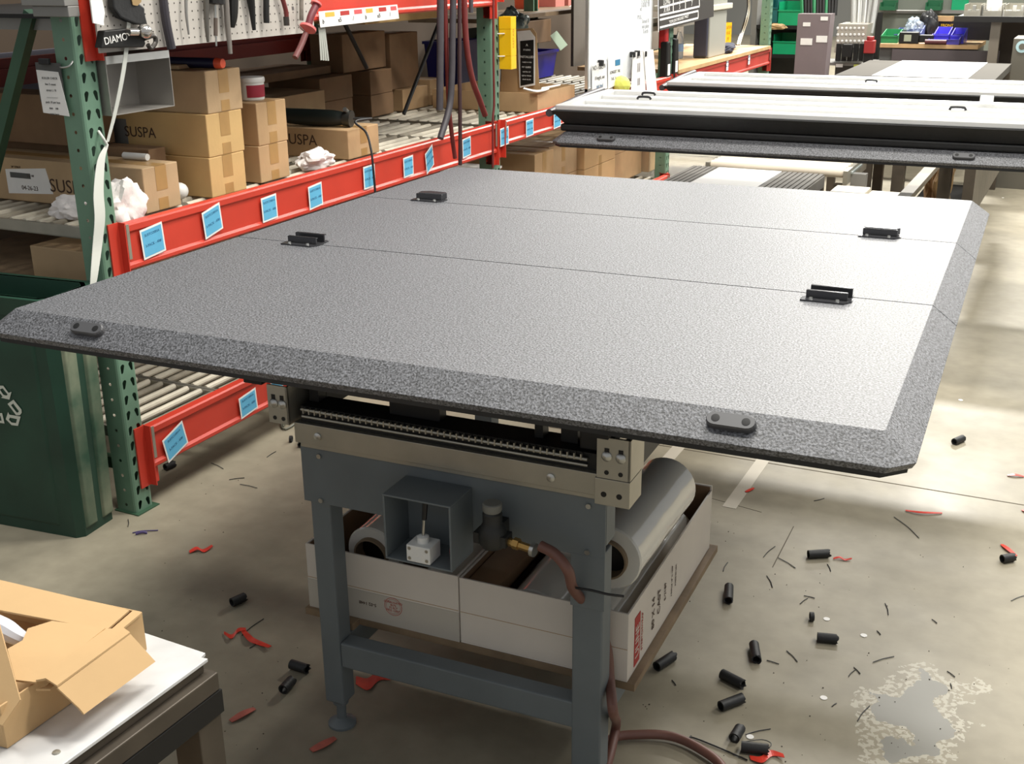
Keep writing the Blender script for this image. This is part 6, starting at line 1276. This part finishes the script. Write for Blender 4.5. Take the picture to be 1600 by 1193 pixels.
def ringlet(px, py, label, R_=.012):
    p = F0(px, py); o = thing('tube_ring', label, 'ring', (p.x, p.y, R_), .4); bm = B(); pipe(bm, (-.005, 0, 0), (.005, 0, 0), R_, R_*.7, 18); obj('sleeve', bm, black, o, smooth=True)
ringlet(1268, 969, 'small black rubber ring between two white dots on the aisle floor'); ringlet(455, 690, 'small black rubber ring left of the bench end bracket')
def scrap(pts, label, w_=.018, m_=redp, tw=0, z=.003):
    P = [F0(p[0], p[1], z=z+.004*(k % 2)) for k, p in enumerate(pts)]; d = (P[-1]-P[0]); n = Vector((-d.y, d.x, .2*(1 if tw else 0))).normalized(); bm = B()
    ribbon(bm, P, lambda t_: w_*(.55+.45*math.sin(PI*min(1, max(0, t_*.9+.08)))), n, .0012, 5); return tag(obj('red_film_scrap', bm, m_), label, 'film scrap')
SCR = [([(296, 862), (308, 856), (318, 860), (332, 852)], 'crumpled red film scrap on the open floor left of the bench', .022), ([(350, 988), (362, 994), (372, 984), (384, 982)], 'red film scrap with black bits, left of the bench', .02), ([(380, 985), (392, 998), (405, 1004), (422, 1010)], 'twisted red film scrap right beside the one with black bits', .018),
 ([(1302, 872), (1312, 870), (1320, 874), (1331, 872)], 'small red ribbon right of the black offcut under the cover corner', .010), ([(1415, 797), (1440, 800), (1472, 801)], 'straight thin pinkish red strip on the aisle floor', .012), ([(1574, 742), (1586, 741), (1600, 744)], 'pinkish red scrap at the right edge, level with the cover corner', .016),
 ([(1565, 850), (1575, 857), (1588, 868)], 'red strip lying on the black offcut at the right edge', .014), ([(556, 1062), (575, 1068), (592, 1054), (610, 1056)], 'large red film scrap behind the left bench leg', .05), ([(1172, 1183), (1190, 1186), (1205, 1176), (1225, 1180)], 'bright red film loop at the bottom edge', .022), ([(1165, 768), (1178, 762)], 'small dark red scrap beside the pale floor tape', .012),
 ([(1597, 796), (1610, 800)], 'orange-red scrap cut by the right frame edge', .014)]
for p_, l, w_ in SCR: scrap(p_, l, w_)
for p_, l, w_ in (([(486, 1172), (505, 1162), (524, 1152)], 'faded red scrap in front of the left levelling foot', .022), ([(360, 1126), (380, 1114), (398, 1106)], 'faded red scrap right of the white-topped table', .02)): scrap(p_, l, w_, redfade)
for (px, py, l) in ((1291.6, 967, 'white paper dot right of the black ring'), (1349.6, 992.6, 'white paper dot farther right in the aisle'), (1287, 1090, 'white paper dot left of the worn floor patch'), (1172, 1151, 'white paper dot among the offcuts at the bottom'), (1501, 625, 'white paper dot in the aisle beside the cover edge'), (1567, 309, 'tiny white dot far down the aisle')):
    p = F0(px, py); bm = B(); cyl(bm, (p.x, p.y, .0005), (p.x, p.y, .0015), .0085, 18); tag(obj('paper_dot', bm, paper), l, 'paper dot')
BITS = [((1193, 870), (1211, 853), 'thin black tie clipping left of the offcut near the red ribbon'), ((1216, 871), (1243, 887), 'grey tie clipping below left of the offcut near the red ribbon'), ((1293, 881), (1298, 892), 'short tie clipping under the small red ribbon'), ((1256, 930), (1273, 934), 'curved black clipping above the rubber ring'), ((1250, 943), (1262, 934), 'second black clipping crossing above the rubber ring'),
 ((1383, 942), (1388, 960), 'upright-lying black clipping in the middle of the aisle'), ((1456, 967), (1464, 973), 'small dark clipping right of the middle of the aisle'), ((1364, 1034), (1397, 1025), 'straight black clipping on the upper edge of the worn patch'), ((1198, 1031), (1217, 1037), 'speckled black clipping right of the short offcut'), ((1340, 1126), (1359, 1102), 'long black clipping on the worn patch'),
 ((1397, 807), (1436, 840), 'long thin grey clipping below the pinkish strip'), ((1165, 1147), (1204, 1138), 'thin black stick leaning on the crumpled offcut'), ((1370, 985), (1376, 991), 'tiny clipping left of the farther white dot'), ((1480, 1048), (1492, 1057), 'dark clipping right of the worn patch, upper'), ((1485, 1067), (1487, 1075), 'dark clipping right of the worn patch, lower'),
 ((1580, 938), (1600, 930), 'grey clipping at the right frame edge'), ((1229, 1016), (1246, 1033), 'pale grey clipping left of the worn patch'), ((1300, 1103), (1307, 1098), 'small clipping below the white dot at the worn patch'), ((330, 723), (349, 732), 'grey clipping on the open floor under the low red beam'), ((358, 749), (382, 746), 'black clipping on the open floor left of the bench'), ((375, 756), (402, 762), 'pale curved clipping below the black one left of the bench'),
 ((200, 811), (200, 822), 'dark clipping at the corner of the green cart'), ((417, 714), (431, 705), 'black clipping below the coiled cable'), ((1334, 1042), (1344, 1052), 'folded black clipping above the worn patch, V shaped'), ((1326, 1056), (1336, 1046), 'second leg of the folded black clipping above the worn patch'), ((1198, 899), (1207, 917), 'bent black clipping right of the shortest offcut'), ((1130, 892), (1137, 878), 'black clipping beside the floor crack at the carton'), ((400, 1005), (390, 1012), 'dark clipping on the twisted red scrap'),
 ((378, 992), (412, 966), 'thin black stick across the red scraps'), ((1050, 1062), (1056, 1070), 'bent clipping below the offcut closest to the bench leg'), ((1288, 778), (1272, 782), 'faint clipping near the floor joint')]
for a_, b_, l in BITS:
    a_ = F0(*a_, z=.002); b_ = F0(*b_, z=.002); m_ = (a_+b_)/2+Vector((-(b_-a_).y, (b_-a_).x, 0))*.04; bm = B(); tube(bm, [a_, m_, b_], .0012, 6, 4); tag(obj('tie_clipping', bm, black if 'pale' not in l and 'grey' not in l else greyd), l, 'tie clipping')
bm = B(); tube(bm, [F0(1080, 1149, .003), F0(1077, 1153, .003), F0(1084, 1152, .003), F0(1120, 1166, .003), F0(1168, 1187, .003)], .0018, 6, 6); tag(obj('tie_clipping', bm, black), 'long thin black wire with a hooked end above the hose loop', 'wire')
bm = B(); tube(bm, [F0(1164, 1158, .004), F0(1190, 1155, .006), F0(1204, 1160, .006), F0(1200, 1167, .004), F0(1170, 1164, .004)], .0012, 6, 6); tag(obj('wire_loop', bm, greyd), 'thin looped wire beside the bright red film loop', 'wire')
bm = B(); tube(bm, [F0(207, 832, .002), F0(222, 829, .004), F0(247, 828, .002)], .002, 6, 4); tube(bm, [F0(212, 834, .003), F0(222, 831, .006), F0(230, 832, .003)], .004, 6, 4); tag(obj('purple_tie', bm, purple), 'small purple tie scrap in front of the first upright', 'tie')
P = [F0(474+0, 652, .005), F0(455, 650, .006), F0(440, 662, .006), F0(446, 670, .006), F0(462, 660, .008), F0(470, 648, .008), F0(450, 655, .010), F0(442, 666, .010)]; bm = B(); tube(bm, P, .004, 8, 6); tag(obj('cable_coil', bm, mat('grey_green_cable', (92, 92, 80), .5), smooth=True), 'small coil of grey cable on the floor behind the left end bracket', 'cable')
# crumbs too many to count
random.seed(5); bm = B()
for k in range(150):
    px = random.uniform(1000, 1600); py = random.uniform(800, 1190)
    if random.random() < .3: px = random.uniform(200, 480); py = random.uniform(700, 1180)
    p = F0(px, py); r_ = random.uniform(.0005, .0013); box(bm, (p.x-r_, p.y-r_*random.uniform(.4, 1.5), .0003), (p.x+r_*random.uniform(.5, 1.6), p.y+r_, .0003+r_))
tag(obj('floor_crumbs', bm, mat('dark_crumbs', (64, 54, 44), .9)), 'scattering of tiny dark crumbs over the concrete floor', 'crumbs', kind='stuff')
